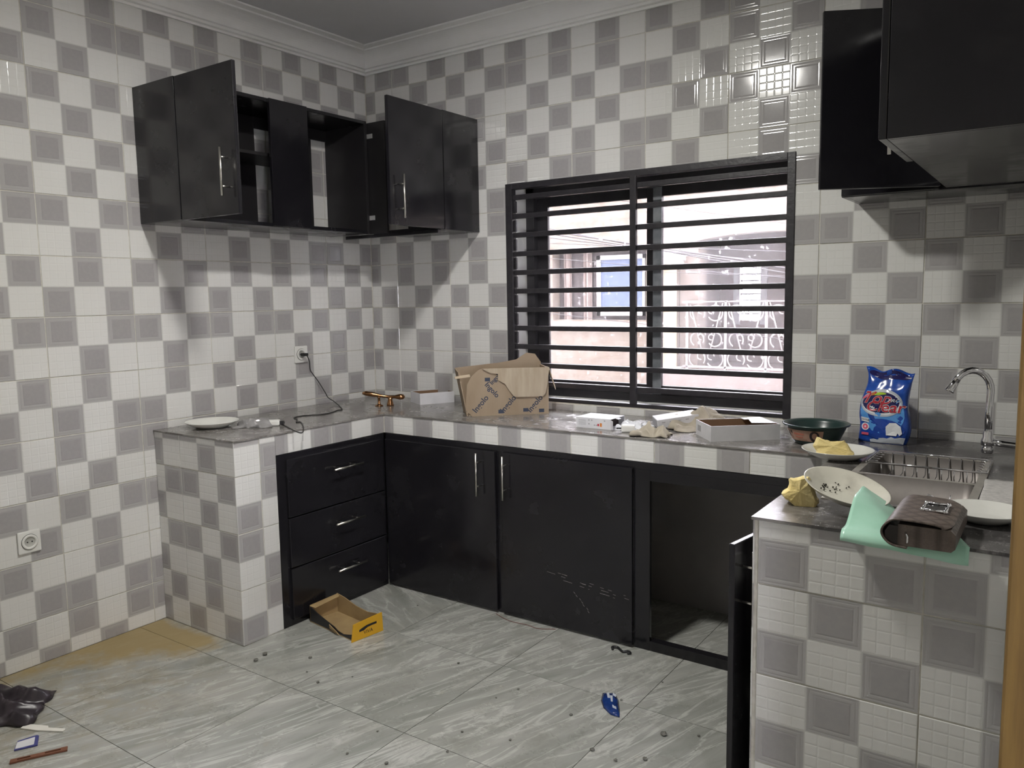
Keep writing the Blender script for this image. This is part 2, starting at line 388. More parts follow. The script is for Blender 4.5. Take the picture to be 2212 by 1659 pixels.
# back wall with the window opening
P_B = lambda a, b, d: (a, bed-d, b)
mb = MB(); T = .25
mb.box(-.23, bed, -.05, WX0, T, 3.1).box(WX1, bed, -.05, RX+.25, T, 3.1).box(WX0, bed, -.05, WX1, T, WZ0).box(WX0, bed, WZ1, WX1, T, 3.1)
wb = struct('wall_back', mb, GROUT)
mb = MB()                                     # plastered reveal lining
mb.box(WX0, .010, WZ0, WX0+.004, T, WZ1).box(WX1-.004, .010, WZ0, WX1, T, WZ1).box(WX0, .010, WZ1-.004, WX1, T, WZ1).box(WX0, .010, WZ0, WX1, T, WZ0+.004)
mb.build('reveal', PLASTER, wb)
pb = .1321*3; x00 = .2079
PH_B = {0: 'BBBBABBBBBBB', 1: 'BBABBAABBBBB', 2: 'AABBABBAAAAA', 3: 'BAAABBBAAAAA', 4: 'ABBABBBABBBB', 5: 'BBBBBBBAABBB', 6: 'BAABBBAAAAAA', 7: 'ABBBBBBBBBBB', 8: 'BAAAAAAAAAAA'}
for k in range(0, 9):
    x0 = x00-pb+pb*k
    for b in range(12):
        zt = ROWS[b]*.125; zb = zt-.25
        if zt < CT-.02: continue
        tile(wb, P_B, (x0, x0+pb, zb, zt), (0.001, RX-.004, CT-.03, TT), PH_B[k][b], [(WX0-.002, WX1+.002, WZ0-.002, WZ1+.002)])
# bare render of the back wall inside the open base bay
MB().box(.7, bed-.0025, 0., RX, bed, CT-.04).build('bare_render', RAWPL, wb)
# right wall with the doorway the camera looks through
DY0, DY1, DZ = -2.22, -3.62, 2.12
mb = MB().box(RX+bed, DY0, -.05, RX+.225, .3, 3.1).box(RX+bed, NY-.2, -.05, RX+.225, DY1, 3.1).box(RX+bed, DY1, DZ, RX+.225, DY0, 3.1)
wr = struct('wall_right', mb, GROUT)
P_R = lambda a, b, d: (RX+bed-d, -a, b)
for k in range(-1, 11):
    a0 = .1+pb*k
    for b in range(12):
        zt = ROWS[b]*.125; zb = zt-.25
        for (ra, rb) in ((.004, -DY0-.06), (-DY1+.06, -NY)):
            if ra > a0+pb or rb < a0: continue
            if a0+pb < 1.46 and zt < CT-.02: continue
            tile(wr, P_R, (a0, a0+pb, zb, zt), (ra, rb, .001, TT), random.choice('AB'))
struct('wall_near', MB().box(-.23, NY-.2, -.05, 3.70, NY, 3.1).box(3.70, NY-.2, -.05, 4.55, NY, 3.1).box(4.55, NY-.2, 2.2, 5.3, NY, 3.1).box(4.55, NY-.2, -.05, 5.3, NY, .6), PLASTER)  # gap at the hall end: unseen window opening, added to fill the shadows
mb = MB().box(5.3, NY-.2, -.05, 5.45, .3, 3.1).box(RX+.225, -.9, -.05, 5.3, -.75, 3.1)
struct('wall_hall', mb, noisy('cream_hall_paint', (.36, .30, .22), (.32, .27, .195), 2, .8))  # unseen hall enclosure, added to control the light through the doorway
# door frame
def frame_profile(mb, y, s):
    mb.bbox(RX-.004, y, 0, RX+.235, y+s*.042, DZ, .004); mb.bbox(RX+.075, y+s*.042, 0, RX+.235, y+s*.056, DZ, .003)
mb = MB(); frame_profile(mb, DY0+.03, -1); frame_profile(mb, DY1-.03, 1); mb.bbox(RX-.004, DY1-.03, DZ-.01, RX+.235, DY0+.03, DZ+.045, .004)
struct('door_1', mb, WOODF, 'ochre varnished wooden door frame at the kitchen entrance')
# ceiling and cornice
struct('ceiling', MB().box(-.23, NY-.2, CZ, 5.45, .3, CZ+.2), CEIL)
prof = [(.0, 2.786), (.012, 2.786), (.012, 2.797), (.028, 2.800), (.028, 2.812), (.04, 2.815), (.04, 2.829)]
for t in range(1, 8):
    a = t/8*math.pi/2; prof.append((.04+.07*(1-math.cos(a)), 2.829+.056*math.sin(a)))
prof += [(.112, 2.886), (.112, 2.894), (.15, 2.897), (.15, 2.9055)]
mb = MB(); loops = [[mb.V(p) for p in ((s, -s, z), (RX-s, -s, z), (RX-s, NY+s, z), (s, NY+s, z))] for s, z in prof]
for A, B in zip(loops, loops[1:]):
    for k in range(4): mb.F((A[k], A[(k+1) % 4], B[(k+1) % 4], B[k]))
struct('trim_1', mb, POP, 'stepped white plaster cornice around the ceiling')
# ceiling lamp (above and in front of the camera's view, its shadows fall under the cabinets)
LX, LY = 1.84, -1.80
lamp = thing('ceiling_lamp', 'round white LED panel lamp fixed flat to the ceiling', 'lamp', (LX, LY, CZ))
MB().lathe([(.112, CZ-.034), (.125, CZ-.034), (.130, CZ-.028), (.130, CZ)], (LX, LY, 0), 40).build('housing', WHITEP, lamp)
LEDM = mat('led_diffuser', (.9, .9, .88), .4, emit=(1., .975, .92), estr=LAMP_STRENGTH)
mb = MB(); mb.F([mb.V((LX+.112*math.cos(2*math.pi*k/40), LY+.112*math.sin(2*math.pi*k/40), CZ-.033)) for k in range(40)][::-1]); mb.build('diffuser', LEDM, lamp, fix=False)

# ================================================================== WINDOW
win = bpy.data.objects.new('window_1', None); COL.objects.link(win); win.location = ((WX0+WX1)/2, .15, WZ0); ROOTLOC['window_1'] = Vector(win.location)
tag(win, 'dark aluminium sliding window in the tiled back wall', kind='structure')
AY0, AY1 = .172, .245
mb = MB(); mb.bbox(WX0+.005, AY0, WZ0+.005, WX0+.055, AY1, WZ1-.005).bbox(WX1-.055, AY0, WZ0+.005, WX1-.005, AY1, WZ1-.005)
mb.bbox(WX0+.005, AY0, WZ1-.06, WX1-.005, AY1, WZ1-.005).bbox(WX0+.005, AY0, WZ0+.005, WX1-.005, AY1, WZ0+.045)
mb.build('window_frame', ALU, win)
def sash(x0, x1, y0, y1, stile, sl, sr, z0, z1):
    mb = MB(); mb.bbox(x0, y0, z0, x0+sl, y1, z1).bbox(x1-sr, y0, z0, x1, y1, z1).bbox(x0+sl, y0, z0, x1-sr, y1, z0+.05).bbox(x0+sl, y0, z1-.05, x1-sr, y1, z1)
    return mb
s1 = sash(WX0+.05, 1.745, .210, .232, ALU, .07, .042, WZ0+.04, WZ1-.055).build('sash', ALU, win)
MB().box(WX0+.12, .219, WZ0+.09, 1.703, .223, WZ1-.105).build('pane', PANEL_CLEAR, s1)
s2 = sash(1.752, WX1-.05, .180, .204, ALUG, .046, .03, WZ0+.04, WZ1-.055)
s2 = s2.build('sash', ALU, win)
MB().box(1.753, .1765, WZ0+.045, 1.798, .1805, WZ1-.06).build('stile_cover', ALUG, s2)
MB().box(1.798, .190, WZ0+.09, WX1-.08, .194, WZ1-.105).build('pane', PANE, s2)
# security grille
gr = thing('burglar_bars', 'black painted iron burglar bars across the kitchen window', 'window bars', ((WX0+WX1)/2, .02, WZ0))
mb = MB(); mb.bbox(WX0-.006, -.006, WZ0-.004, WX0+.034, .034, WZ1+.004).bbox(WX1-.028, -.006, WZ0-.004, WX1+.006, .034, WZ1+.004)
mb.bbox(WX0+.034, -.006, WZ1-.026, WX1-.028, .034, WZ1+.004).bbox(WX0+.034, 0, WZ0-.002, WX1-.028, .030, WZ0+.016)
mb.build('outer_frame', IRON, gr)
MB().bbox(1.716, -.008, WZ0+.014, 1.748, .012, WZ1-.024).build('upright_bar', IRON, gr)
for k in range(11):
    z = 2.006-.0976*k
    MB().bbox(WX0+.03, .008, z-.0125, WX1-.024, .032, z+.0125, .003).build('bar', IRON, gr)
for k in range(10): z = 1.957-.0976*k; MB().bbox(WX0+.034, .012, z-.03, WX0+.047, .026, z+.03, .003).build('weld_lug', IRON, gr)

# ================================================================== MASONRY COUNTER
CX, CY, RX0, EY = .590, -.548, 2.792, -1.455  # front faces
PY = -1.238                                   # inner edge of the tiled piers
ctr = thing('masonry_counter', 'U-shaped tiled masonry kitchen counter with grey stone top', 'counter', (1.7, -.3, 0))
mb = MB(); e = .004
mb.box(.004, EY+e, 0, CX-e, PY, CT-.008).box(.004, PY, CT-.10, CX-e, -.006, CT-.008).box(CX-e, CY+e, CT-.10, RX0+e, -.006, CT-.008)
mb.box(RX0+e, PY, CT-.10, 2.895, -.006, CT-.008).box(RX0+e, EY+e, 0, RX-.002, PY, CT-.008).box(2.895, PY, CT-.05, RX-.002, -1.21, CT-.008).box(2.895, -.375, CT-.05, RX-.002, -.006, CT-.008).box(3.275, -1.21, CT-.05, RX-.002, -.375, CT-.008)
mb.build('counter_core', GROUT, ctr)
# worktop slabs
SX0, SX1, SY0, SY1 = 2.902, 3.262, -1.17, -.395   # sink cut-out
ov = .004
slabs = [(0.002, EY-ov, CX+ov, CY-ov), (0.002, CY-ov+.001, CX+ov, -.003), (CX+ov+.001, CY-ov, 1.70, -.003), (1.701, CY-ov, RX0-ov, -.003)]
for q in slabs: MB().bbox(q[0], q[1], CT-.008, q[2], q[3], CT, .0015).build('worktop_slab', STONE, ctr)
mb = MB(); mb.box(RX0-ov+.001, EY-ov, CT-.008, SX0, -.003, CT).box(SX1, EY-ov, CT-.008, RX-.003, -.003, CT).box(SX0, EY-ov, CT-.008, SX1, SY0, CT).box(SX0, SY1, CT-.008, SX1, -.003, CT)
mb.build('worktop_slab', STONE, ctr)
ROOTLOC_ctr = ctr
# tiled end panel of the left leg (faces the entrance)
P_E = lambda a, b, d: (a, EY+e-d, b)
zg = .497                                     # horizontal joint height
xg = .197
for c, phs in ((0, 'AAAAB'), (1, 'AAABB')):
    a0 = xg-.393+.393*c
    for b in range(5):
        zt = zg+.25*2-.25*b
        tile(ctr, P_E, (a0, a0+.393, zt-.25, zt), (.001, CX-.001, .003, CT-.009), phs[b])
# left pier, facing the room
P_F = lambda a, b, d: (CX-e+d, a, b)
for b, ph in enumerate('ABABA'):
    zt = zg+.5-.25*b
    tile(ctr, P_F, (EY-.262, EY-.262+.393, zt-.25, zt), (EY, EY+.131, .003, CT-.009), ph)
    tile(ctr, P_F, (EY+.131, EY+.131+.393, zt-.25, zt), (EY+.131, PY-.001, .003, CT-.009), 'BABAB'[b])
# left apron
for a0, ph in ((PY-.06, 'A'), (PY+.333, 'A')):
    tile(ctr, P_F, (a0, a0+.393, .80-.142, .80+.108), (PY, CY-.002, CT-.10, CT-.009), ph)
# back apron
P_A = lambda a, b, d: (a, CY+e-d, b)
for k in range(7):
    a0 = .522+.393*k
    tile(ctr, P_A, (a0, a0+.393, .80-.142, .80+.108), (CX, RX0+.02, CT-.10, CT-.009), 'AB'[k % 2])
# right leg: apron + pier + end panel
P_RF = lambda a, b, d: (RX0+e-d, -a, b)
for k in range(3):
    a0 = -CY+.002+.393*k; tile(ctr, P_RF, (a0, a0+.393, .80-.142, .80+.108), (-CY+.002, -PY, CT-.10, CT-.009), 'AB'[k % 2])
for b, ph in enumerate('BBAB'):
    zt = .975-.25*b; tile(ctr, P_RF, (-PY, -PY+.393, zt-.25, zt), (-PY+.001, -EY, .003, CT-.009), ph)
P_RE = P_E
for c, phs in ((0, 'BBBBB'), (1, 'BABAB')):
    a0 = 2.806+.394*c
    for b in range(4):
        zt = .975-.25*b
        tile(ctr, P_RE, (a0, a0+.394, zt-.25, zt), (RX0+.013, RX-.003, .003, CT-.009), phs[b])
MB().box(RX0+.001, EY+.0015, .0, RX0+.0125, EY+.02, CT-.009).build('edge_strip', GROUT, ctr)

# ================================================================== CABINETS
def handle(mb, c, axis, out, L=.19, gap=.10):
    c, axis, out = Vector(c), Vector(axis), Vector(out)
    mb.tube([c+out*.032-axis*L/2, c+out*.032+axis*L/2], .0048, 12)
    for s in (-1, 1): mb.tube([c+axis*gap/2*s, c+axis*gap/2*s+out*.032], .0036, 8)
    return mb
X_, Y_, Z_ = Vector((1, 0, 0)), Vector((0, 1, 0)), Vector((0, 0, 1))
# --- drawer unit, left leg
FZ = CT-.102
dc = thing('drawer_cabinet', 'black gloss base unit with three drawers in the left counter', 'cabinet', (CX-.25, -.89, 0))
mb = MB(); fx0, fx1 = CX-.022, CX-.002
mb.bbox(fx0, PY+.002, 0, fx1, PY+.05, FZ).bbox(fx0, PY+.05, FZ-.03, fx1, CY-.004, FZ).bbox(fx0, CY-.03, 0, fx1, CY-.004, FZ-.03).bbox(fx0, PY+.05, 0, fx1, CY-.03, .03)
mb.bbox(.05, PY+.004, 0.0, fx0, PY+.022, FZ)
mb.build('frame', BLACK, dc)
for z0, z1, hz in ((.51, FZ-.026, .687), (.275, .505, .420), (.03, .270, .190)):
    mb = MB(); mb.bbox(CX-.004, PY+.048, z0, CX+.012, CY-.026, z1, .003).box(.15, PY+.07, z0+.03, CX-.004, CY-.05, z1-.05)
    d = mb.build('drawer', BLACK, dc)
    handle(MB(), (CX+.012, -.842, hz), Y_, X_).build('handle', STEEL, d)
# --- back base unit: two doors and an open bay
bc = thing('base_cabinet', 'long black base unit with two doors and an open bay under the window', 'cabinet', (1.68, -.3, 0))
mb = MB(); y0, y1 = CY+.002, CY+.022
mb.bbox(CX+.004, y0, FZ-.03, RX0-.004, y1, FZ).bbox(CX+.004, y0, 0, CX+.028, y1, FZ-.03).bbox(1.298, y0, 0, 1.337, y1, FZ-.03)
mb.bbox(2.003, y0, 0, 2.075, y1, FZ-.03).bbox(2.075, y0, .0, RX0-.03, y1+.02, .042).bbox(2.075, y0, FZ-.075, RX0-.03, y1, FZ-.03).bbox(RX0-.03, y0, 0, RX0-.004, y1, FZ-.03)
mb.build('frame', BLACK, bc)
for x0, x1, hx in ((.603, 1.300, 1.214), (1.335, 2.002, 1.365)):
    d = MB().bbox(x0, CY-.016, .012, x1, CY+.001, FZ-.026, .003).build('door', BLACK, bc)
    handle(MB(), (hx, CY-.016, .664), Z_, -Y_, .205, .115).build('handle', STEEL, d)
    if hx > 1.3:                              # scratches in the laminate
        mb = MB(); SCR = mat('scratch', (.30, .27, .26), .7)
        for k in range(26):
            t = random.random(); x = 1.53+.44*t+random.uniform(-.01, .01); z = .262-.05*t+random.choice((0, 0, .012, -.014)); l = random.uniform(.006, .03)
            mb.quad((x, CY-.0164, z), (x+l, CY-.0164, z-.11*l), (x+l, CY-.0164, z-.11*l+.0012), (x, CY-.0164, z+.0012))
        for k in range(7):
            x = 1.72+.012*k+random.uniform(-.004, .004); z = .19-.012*k; mb.quad((x, CY-.0164, z), (x+.008, CY-.0164, z-.008), (x+.009, CY-.0164, z-.007), (x+.001, CY-.0164, z+.001))
        tag(mb.build('scratches', SCR, d), kind='stuff')
# --- right base unit, mostly hidden; its door is folded right back
rc = thing('sink_cabinet', 'black base unit under the sink with its door swung fully open', 'cabinet', (RX0+.25, -.9, 0))
mb = MB(); x0, x1 = RX0+.002, RX0+.022
mb.bbox(x0, PY+.002, FZ-.03, x1, CY-.004, FZ).bbox(x0, PY+.002, 0, x1, PY+.03, FZ-.03).bbox(x0, CY-.03, 0, x1, CY-.004, FZ-.03).bbox(x0, -.985, 0, x1, -.95, FZ-.03).bbox(x0, PY+.03, 0, x1, CY-.03, .03)
mb.build('frame', BLACK, rc)
MB().bbox(RX0-.016, -.948, .035, RX0+.0, CY-.03, FZ-.026, .003).build('door', BLACK, rc)
mb = MB(); hx, hy = RX0-.010, -.975; ex, ey = 2.716, -1.372
dv = Vector((ex-hx, ey-hy, 0)).normalized(); nv = Vector((-dv.y, dv.x, 0)); Ld = math.hypot(ex-hx, ey-hy)
mb.xf = Matrix(((dv.x, nv.x, 0, hx), (dv.y, nv.y, 0, hy), (0, 0, 1, 0), (0, 0, 0, 1)))
mb.bbox(0, -.018, .03, Ld, 0, .792, .003)
dd = mb.build('door', BLACK, rc)
mb2 = MB(); mb2.xf = mb.xf; sgn = 1 if (mb.xf.to_3x3() @ Vector((0, 1, 0))).x > 0 else -1
handle(mb2, (Ld-.05, 0 if sgn > 0 else -.018, .665), Z_, Y_*sgn, .2, .105).build('handle', STEEL, dd)
# --- wall units
UB, UT, UD = 1.842, 2.437, .31
def hinge(mb, p, nx, ny):
    x, y, z = p; mb.bbox(x-.026 if ny else x-.004*abs(nx), y-.026 if nx else y-.004, z-.012, x+.026 if ny else x+.004, y+.026 if nx else y+.004, z+.012, .002)
# left wall unit
lw = thing('wall_cabinet', 'black wall unit on the left wall with one door hanging open', 'cabinet', (.155, -.9, UB))
mb = MB(); mb.bbox(.001, EY+.004, UB, UD, EY+.022, UT).build('side_panel', BLACK, lw)
MB().bbox(.001, EY+.022, UB, UD, -.335, UB+.018).build('bottom_panel', BLACK, lw)
MB().bbox(.001, EY+.022, UT-.018, UD, -.335, UT).build('top_panel', BLACK, lw)
MB().bbox(.001, -.335, UB, UD, -.317, UT).build('divider', BLACKM, lw)
mb = MB(); mb.box(.002, EY+.022, UB+.018, .008, -.815, UT-.018).box(.002, -.815, 2.362, .012, -.335, UT-.018).box(.002, -.70, UB+.018, .008, -.442, UT-.018)
mb.build('back_board', BLACKM, lw)
MB().bbox(.012, EY+.024, 2.178, UD-.05, -.68, 2.194).build('shelf', BLACKM, lw)
d = MB().bbox(UD+.001, -.970, UB+.002, UD+.018, -.742, UT-.002).build('door', BLACK, lw)
d = MB().bbox(UD+.003, EY+.006, UB-.002, UD+.395, EY+.023, UT-.002, .003).build('door', BLACK, lw)
handle(MB(), (UD+.335, EY+.006, UB+.165), Z_, -Y_, .19, .115).build('handle', STEEL, d)
# back wall unit (left of the window)
bw = thing('wall_cabinet', 'black wall unit beside the window with its glossy door hanging open', 'cabinet', (.56, -.15, UB))
BX = .818; BD = -.292
MB().bbox(BX-.018, BD, UB-.004, BX, -.001, UT-.006).build('side_panel', BLACK, bw)
MB().bbox(UD+.002, BD, UB-.004, BX-.018, -.001, UB+.014).build('bottom_panel', BLACK, bw)
MB().bbox(UD+.002, BD, UT-.024, BX-.018, -.001, UT-.006).build('top_panel', BLACK, bw)
MB().bbox(UD-.04, BD-.018, UB, UD+.12, BD-.001, UT-.008).build('corner_filler', BLACKM, bw)
HP = mat('zinc_hinge', (.42, .42, .42), .45, .3)
for z in (2.358, 1.927): MB().bbox(.298, BD-.0215, z-.012, .345, BD-.018, z+.012, .001).build('hinge_plate', HP, bw)
MB().box(UD+.002, -.010, UB+.014, BX-.018, -.003, UT-.024).build('back_board', BLACKM, bw)
MB().bbox(.13, BD-.035, UB-.022, BX-.02, BD-.012, UB-.0045, .002).build('bottom_rail', BLACK, bw)
d = MB().bbox(BX-.018, BD-.40, UB-.004, BX-.001, BD-.003, UT-.008, .003).build('door', BLACK, bw)
handle(MB(), (BX-.001, BD-.335, UB+.13), Z_, X_, .205, .115).build('handle', STEEL, d)
# right wall unit
rw = thing('wall_cabinet', 'black wall unit on the right wall above the sink', 'cabinet', (3.24, -.9, UB))
FXR = 3.082
MB().bbox(FXR, -1.432, UB, RX-.001, -1.414, UT).build('side_panel', BLACK, rw)
MB().bbox(FXR, -1.414, UB, RX-.001, -.322, UB+.018).build('bottom_panel', BLACK, rw)
MB().bbox(FXR, -1.414, UT-.018, RX-.001, -.322, UT).build('top_panel', BLACK, rw)
MB().box(RX-.010, -1.414, UB+.018, RX-.002, -.322, UT-.018).build('back_board', BLACKM, rw)
MB().bbox(FXR, -1.035, UB+.018, RX-.012, -1.017, UT-.018).build('divider', BLACKM, rw)
d = MB().bbox(FXR-.019, -1.432, UB, FXR-.001, -1.027, UT-.002, .003).build('door', BLACK, rw)
handle(MB(), (FXR-.019, -1.10, UB+.115), Z_, -X_, .2, .115).build('handle', STEEL, d)
mb = MB(); hx, hy = FXR-.012, -.375; dv = Vector((2.722-hx, -.562-hy, 0)).normalized(); nv = Vector((-dv.y, dv.x, 0))
mb.xf = Matrix(((dv.x, nv.x, 0, hx), (dv.y, nv.y, 0, hy), (0, 0, 1, 0), (0, 0, 0, 1)))
mb.bbox(0, -.009, UB, .40, .009, UT-.002, .003); d = mb.build('door', BLACK, rw)
rb = thing('wall_cabinet', 'black wall unit right of the window behind an open door', 'cabinet', (2.9, -.15, UB))
MB().bbox(2.735, -.298, UB-.004, 2.753, -.001, UT).build('side_panel', BLACK, rb)
MB().bbox(2.753, -.298, UB-.004, RX-.001, -.001, UB+.014).build('bottom_panel', BLACK, rb)
MB().bbox(2.753, -.298, UT-.018, RX-.001, -.001, UT).build('top_panel', BLACK, rb)
MB().box(2.753, -.010, UB+.014, RX-.001, -.003, UT-.018).build('back_board', BLACKM, rb)
MB().bbox(2.737, -.316, UB-.002, 3.06, -.299, UT-.002, .003).build('door', BLACK, rb)

# ================================================================== SINK AND TAP
sk = thing('kitchen_sink', 'double-bowl stainless steel sink set in the right counter', 'sink', ((SX0+SX1)/2, (SY0+SY1)/2, CT-.18))
mb = MB()
rim = .016
bowls = ((SX0+rim, -.775, SX1-rim, SY1-rim), (SX0+rim, SY0+rim, SX1-rim, -.793))
def plate_with_holes(mb, R, holes, z):
    for q in rect_minus((R[0], R[2], R[1], R[3]), [(h[0], h[2], h[1], h[3]) for h in holes]): mb.box(q[0], q[2], z-.003, q[1], q[3], z)
plate_with_holes(mb, (SX0-.006, SY0-.006, SX1+.006, SY1+.006), bowls, CT+.0035)
RIMM = noisy('sink_rim_steel', (.66, .63, .58), (.56, .53, .48), 20, .38, metal=.75)
mb.build('rim', RIMM, sk)
for x0, y0, x1, y1 in bowls:
    mb = MB(); z1, z0, t = CT+.002, CT-.165, .025; c = .03
    def ring(i, z):
        a0, b0, a1, b1 = x0+i, y0+i, x1-i, y1-i; out = []
        for cx, cy, st in ((a1-c, b1-c, 0), (a0+c, b1-c, 90), (a0+c, b0+c, 180), (a1-c, b0+c, 270)):
            for k in range(5): a = math.radians(st+22.5*k); out.append(mb.V((cx+c*math.cos(a), cy+c*math.sin(a), z)))
        return out
    mb.csm = True; R = [ring(0, z1), ring(.006, z0+.03), ring(.014, z0+.008), ring(.03, z0)]; n = len(R[0])
    for A, B in zip(R, R[1:]):
        for k in range(n): mb.F((A[k], A[(k+1) % n], B[(k+1) % n], B[k]))
    mb.F(R[-1]); b = mb.build('bowl', SINKM, sk); solid(b, .0015, 1)
    cx, cy = (x0+x1)/2, (y0+y1)/2
    MB().lathe([(.0, z0+.001), (.03, z0+.001), (.036, z0+.004), (.04, z0+.002)], (cx, cy, 0), 24).build('drain', CHROME, b)
# wire rack in the far bowl
wr_ = thing('dish_rack', 'wire dish rack lying across the far sink bowl', 'rack', (3.08, -.52, CT+.005))
mb = MB(); rx0, rx1, ry0, ry1, rz = SX0+.012, SX1+.004, -.632, -.412, CT+.0095
mb.tube([(rx0, ry0, rz), (rx1, ry0, rz), (rx1, ry1, rz), (rx0, ry1, rz), (rx0, ry0, rz)], .0035, 8); mb.build('outer_wire', CHROME, wr_)
for k in range(9):
    x = rx0+.045+.036*k; MB().tube([(x, ry1, rz), (x, ry1-.012, rz-.07), (x, ry0+.02, rz-.07), (x, ry0, rz)], .002, 6).build('cross_wire', CHROME, wr_)
for k in range(5):
    y = ry0+.03+.04*k; MB().tube([(rx1, y, rz), (rx1-.03, y, rz-.0)], .002, 6).build('short_wire', CHROME, wr_)
    MB().tube([(rx0, y, rz), (rx0+.03, y, rz)], .002, 6).build('short_wire', CHROME, wr_)
# tap
tp = thing('swan_neck_tap', 'chrome swan-neck tap fixed to the wall above the sink', 'tap', (3.238, -.262, CT))
bx, by, bz = 3.240, -.262, .945
mb = MB(); mb.lathe([(.0, CT+.008), (.016, CT+.008), (.019, CT+.013), (.019, CT+.03), (.015, CT+.034), (.0, CT+.035)], (bx, by, 0), 24)
mb.build('lower_knob', CHROME, tp)
mb = MB(); mb.lathe([(.014, .938), (.021, .942), (.021, .958), (.016, .97), (.017, .985), (.014, .995), (.012, 1.0)], (bx, by, 0), 24); mb.build('valve_body', CHROME, tp)
mb = MB(); dx, dy = -.93, -.36; path = [(bx, by, .99), (bx, by, 1.06), (bx+.002, by, 1.135)]
for k in range(1, 11):
    a = math.pi*.86*k/10; R_ = .060; path.append((bx+.002+dx*R_*(1-math.cos(a)), by+dy*R_*(1-math.cos(a)), 1.135+.072*math.sin(a)))
last = Vector(path[-1]); prev = Vector(path[-2]); dr = (last-prev).normalized()
mb.tube(path, .0125, 16); mb.build('swan_neck', CHROME, tp)
MB().tube([last, last+dr*.012, last+dr*.035, last+dr*.04], [.0128, .0145, .0165, .0155], 16).build('spout_nozzle', CHROME, tp)
MB().tube([(bx+.008, by, .955), (bx+.05, by, .950), (RX-.02, by, .945), (RX-.001, by, .945)], [.013, .012, .012, .012], 14).build('wall_arm', CHROME, tp)
MB().tube([(RX-.06, by, .947), (RX-.045, by, .947), (RX-.02, by, .947), (RX-.001, by, .947)], [.014, .018, .02, .026], 20).build('wall_flange', CHROME, tp)

# ================================================================== OBJECTS ON THE COUNTER
def plate_prof(r, h, base=.55): return [(0, .004), (r*base*.9, .004), (r*base, .006), (r*.78, h*.55), (r*.97, h*.97), (r, h), (r*.985, h-.003), (r*.78, h*.42), (r*base*1.02, .001), (r*base*.95, 0), (0, .0005)]
def plate(name, c, r, h, m, label, tilt=None):
    mb = MB(); mb.lathe(plate_prof(r, h), (0, 0, 0), 48); o = mb.build(name, m, loc=(0, 0, 0)); o.location = c
    if tilt: o.rotation_euler = tilt
    return tag(o, label, 'plate')
plate('dinner_plate', (.178, -1.268, CT), .121, .031, PORC, 'white dinner plate alone at the end of the left counter')
plate('dinner_plate', (2.806, -.568, CT), .121, .034, PORC, 'white plate holding a torn piece of yellow foam')
plate('dinner_plate', (3.300, -1.190, CT+.001), .096, .030, PORC, 'white plate beside the brown purse')
# foam pieces
def foam(name, label, c, outline, unit, depth, seed):
    c = Vector(c); vd = Vector((c.x-CP.x, c.y-CP.y, 0)).normalized(); sd = Vector((vd.y, -vd.x, 0))
    cx = sum(p[0] for p in outline)/len(outline); zb = max(p[1] for p in outline); pts = []
    for a, b in zip(outline, outline[1:]+outline[:1]):
        for k in range(5): t = k/5; pts.append(((a[0]+(b[0]-a[0])*t-cx)*unit, (zb-(a[1]+(b[1]-a[1])*t))*unit))
    mx = sum(p[0] for p in pts)/len(pts); mz = sum(p[1] for p in pts)/len(pts); mb = MB(); rings = []
    for (d, sc) in ((0., .80), (.06, .93), (.2, 1.), (.55, .97), (.85, .86), (1., .62)):
        r = []
        for k, (x, z) in enumerate(pts):
            n_ = noise.noise(Vector((x*60, z*60, d*3+seed)))*.004; zz = max(0., mz+(z-mz)*sc+n_) if z > .004 else 0.
            r.append(mb.V(c+sd*(mx+(x-mx)*sc+n_)+vd*(d*depth+n_)+Vector((0, 0, zz*(1-.25*d)))))
        rings.append(r)
    n_ = len(pts)
    for A, B in zip(rings, rings[1:]):
        for k in range(n_): mb.F((A[k], A[(k+1) % n_], B[(k+1) % n_], B[k]))
    for r, q in ((rings[0], 0.), (rings[-1], 1.)):
        m = mb.V(c+sd*mx+vd*(q*depth-.006*(1-q))+Vector((0, 0, mz)))
        for k in range(n_): mb.F((r[k], r[(k+1) % n_], m))
    o = mb.build(name, FOAM, loc=tuple(c)); return tag(o, label, 'sponge', 'torn yellow foam pieces')
foam('foam_piece', 'torn piece of yellow foam lying on the white plate', (2.797, -.600, CT+.008), [(735, 545), (780, 420), (870, 440), (960, 480), (1030, 475), (1150, 450), (1210, 540), (1290, 650), (1230, 700), (800, 700)], .000245, .075, 3.1)
foam('foam_piece', 'torn piece of yellow foam propping up the tilted soiled plate', (2.868, -1.296, CT+.0005), [(75, 1360), (170, 1280), (200, 1080), (310, 1070), (400, 1020), (480, 1040), (540, 1200), (650, 1480), (600, 1530), (300, 1530), (140, 1450)], .000172, .10, 8.4)
# tilted soiled plate
tl = plate('dinner_plate', (2.972, -1.245, CT), .113, .034, PORCD, 'soiled cream plate tilted against yellow foam')
tl.rotation_euler = (math.radians(7), math.radians(15), 0)
Rm = tl.rotation_euler.to_matrix(); tl.location.z = CT+.0135-min((Rm @ v.co).z for v in tl.data.vertices)
mb = MB(); CR = mat('burnt_crumbs', (.03, .027, .02), .9)
for k in range(42):
    a = random.uniform(1.6, 3.6); r = random.uniform(.02, .115); x, y = r*math.cos(a), r*math.sin(a); z = .007+max(0, (r-.075))*.62
    s = random.uniform(.0008, .0022); mb.box(x-s, y-s, z-.001, x+s, y+s, z+.002)
cr = mb.build('crumbs', CR, None); cr.parent = tl; tag(cr, kind='stuff')
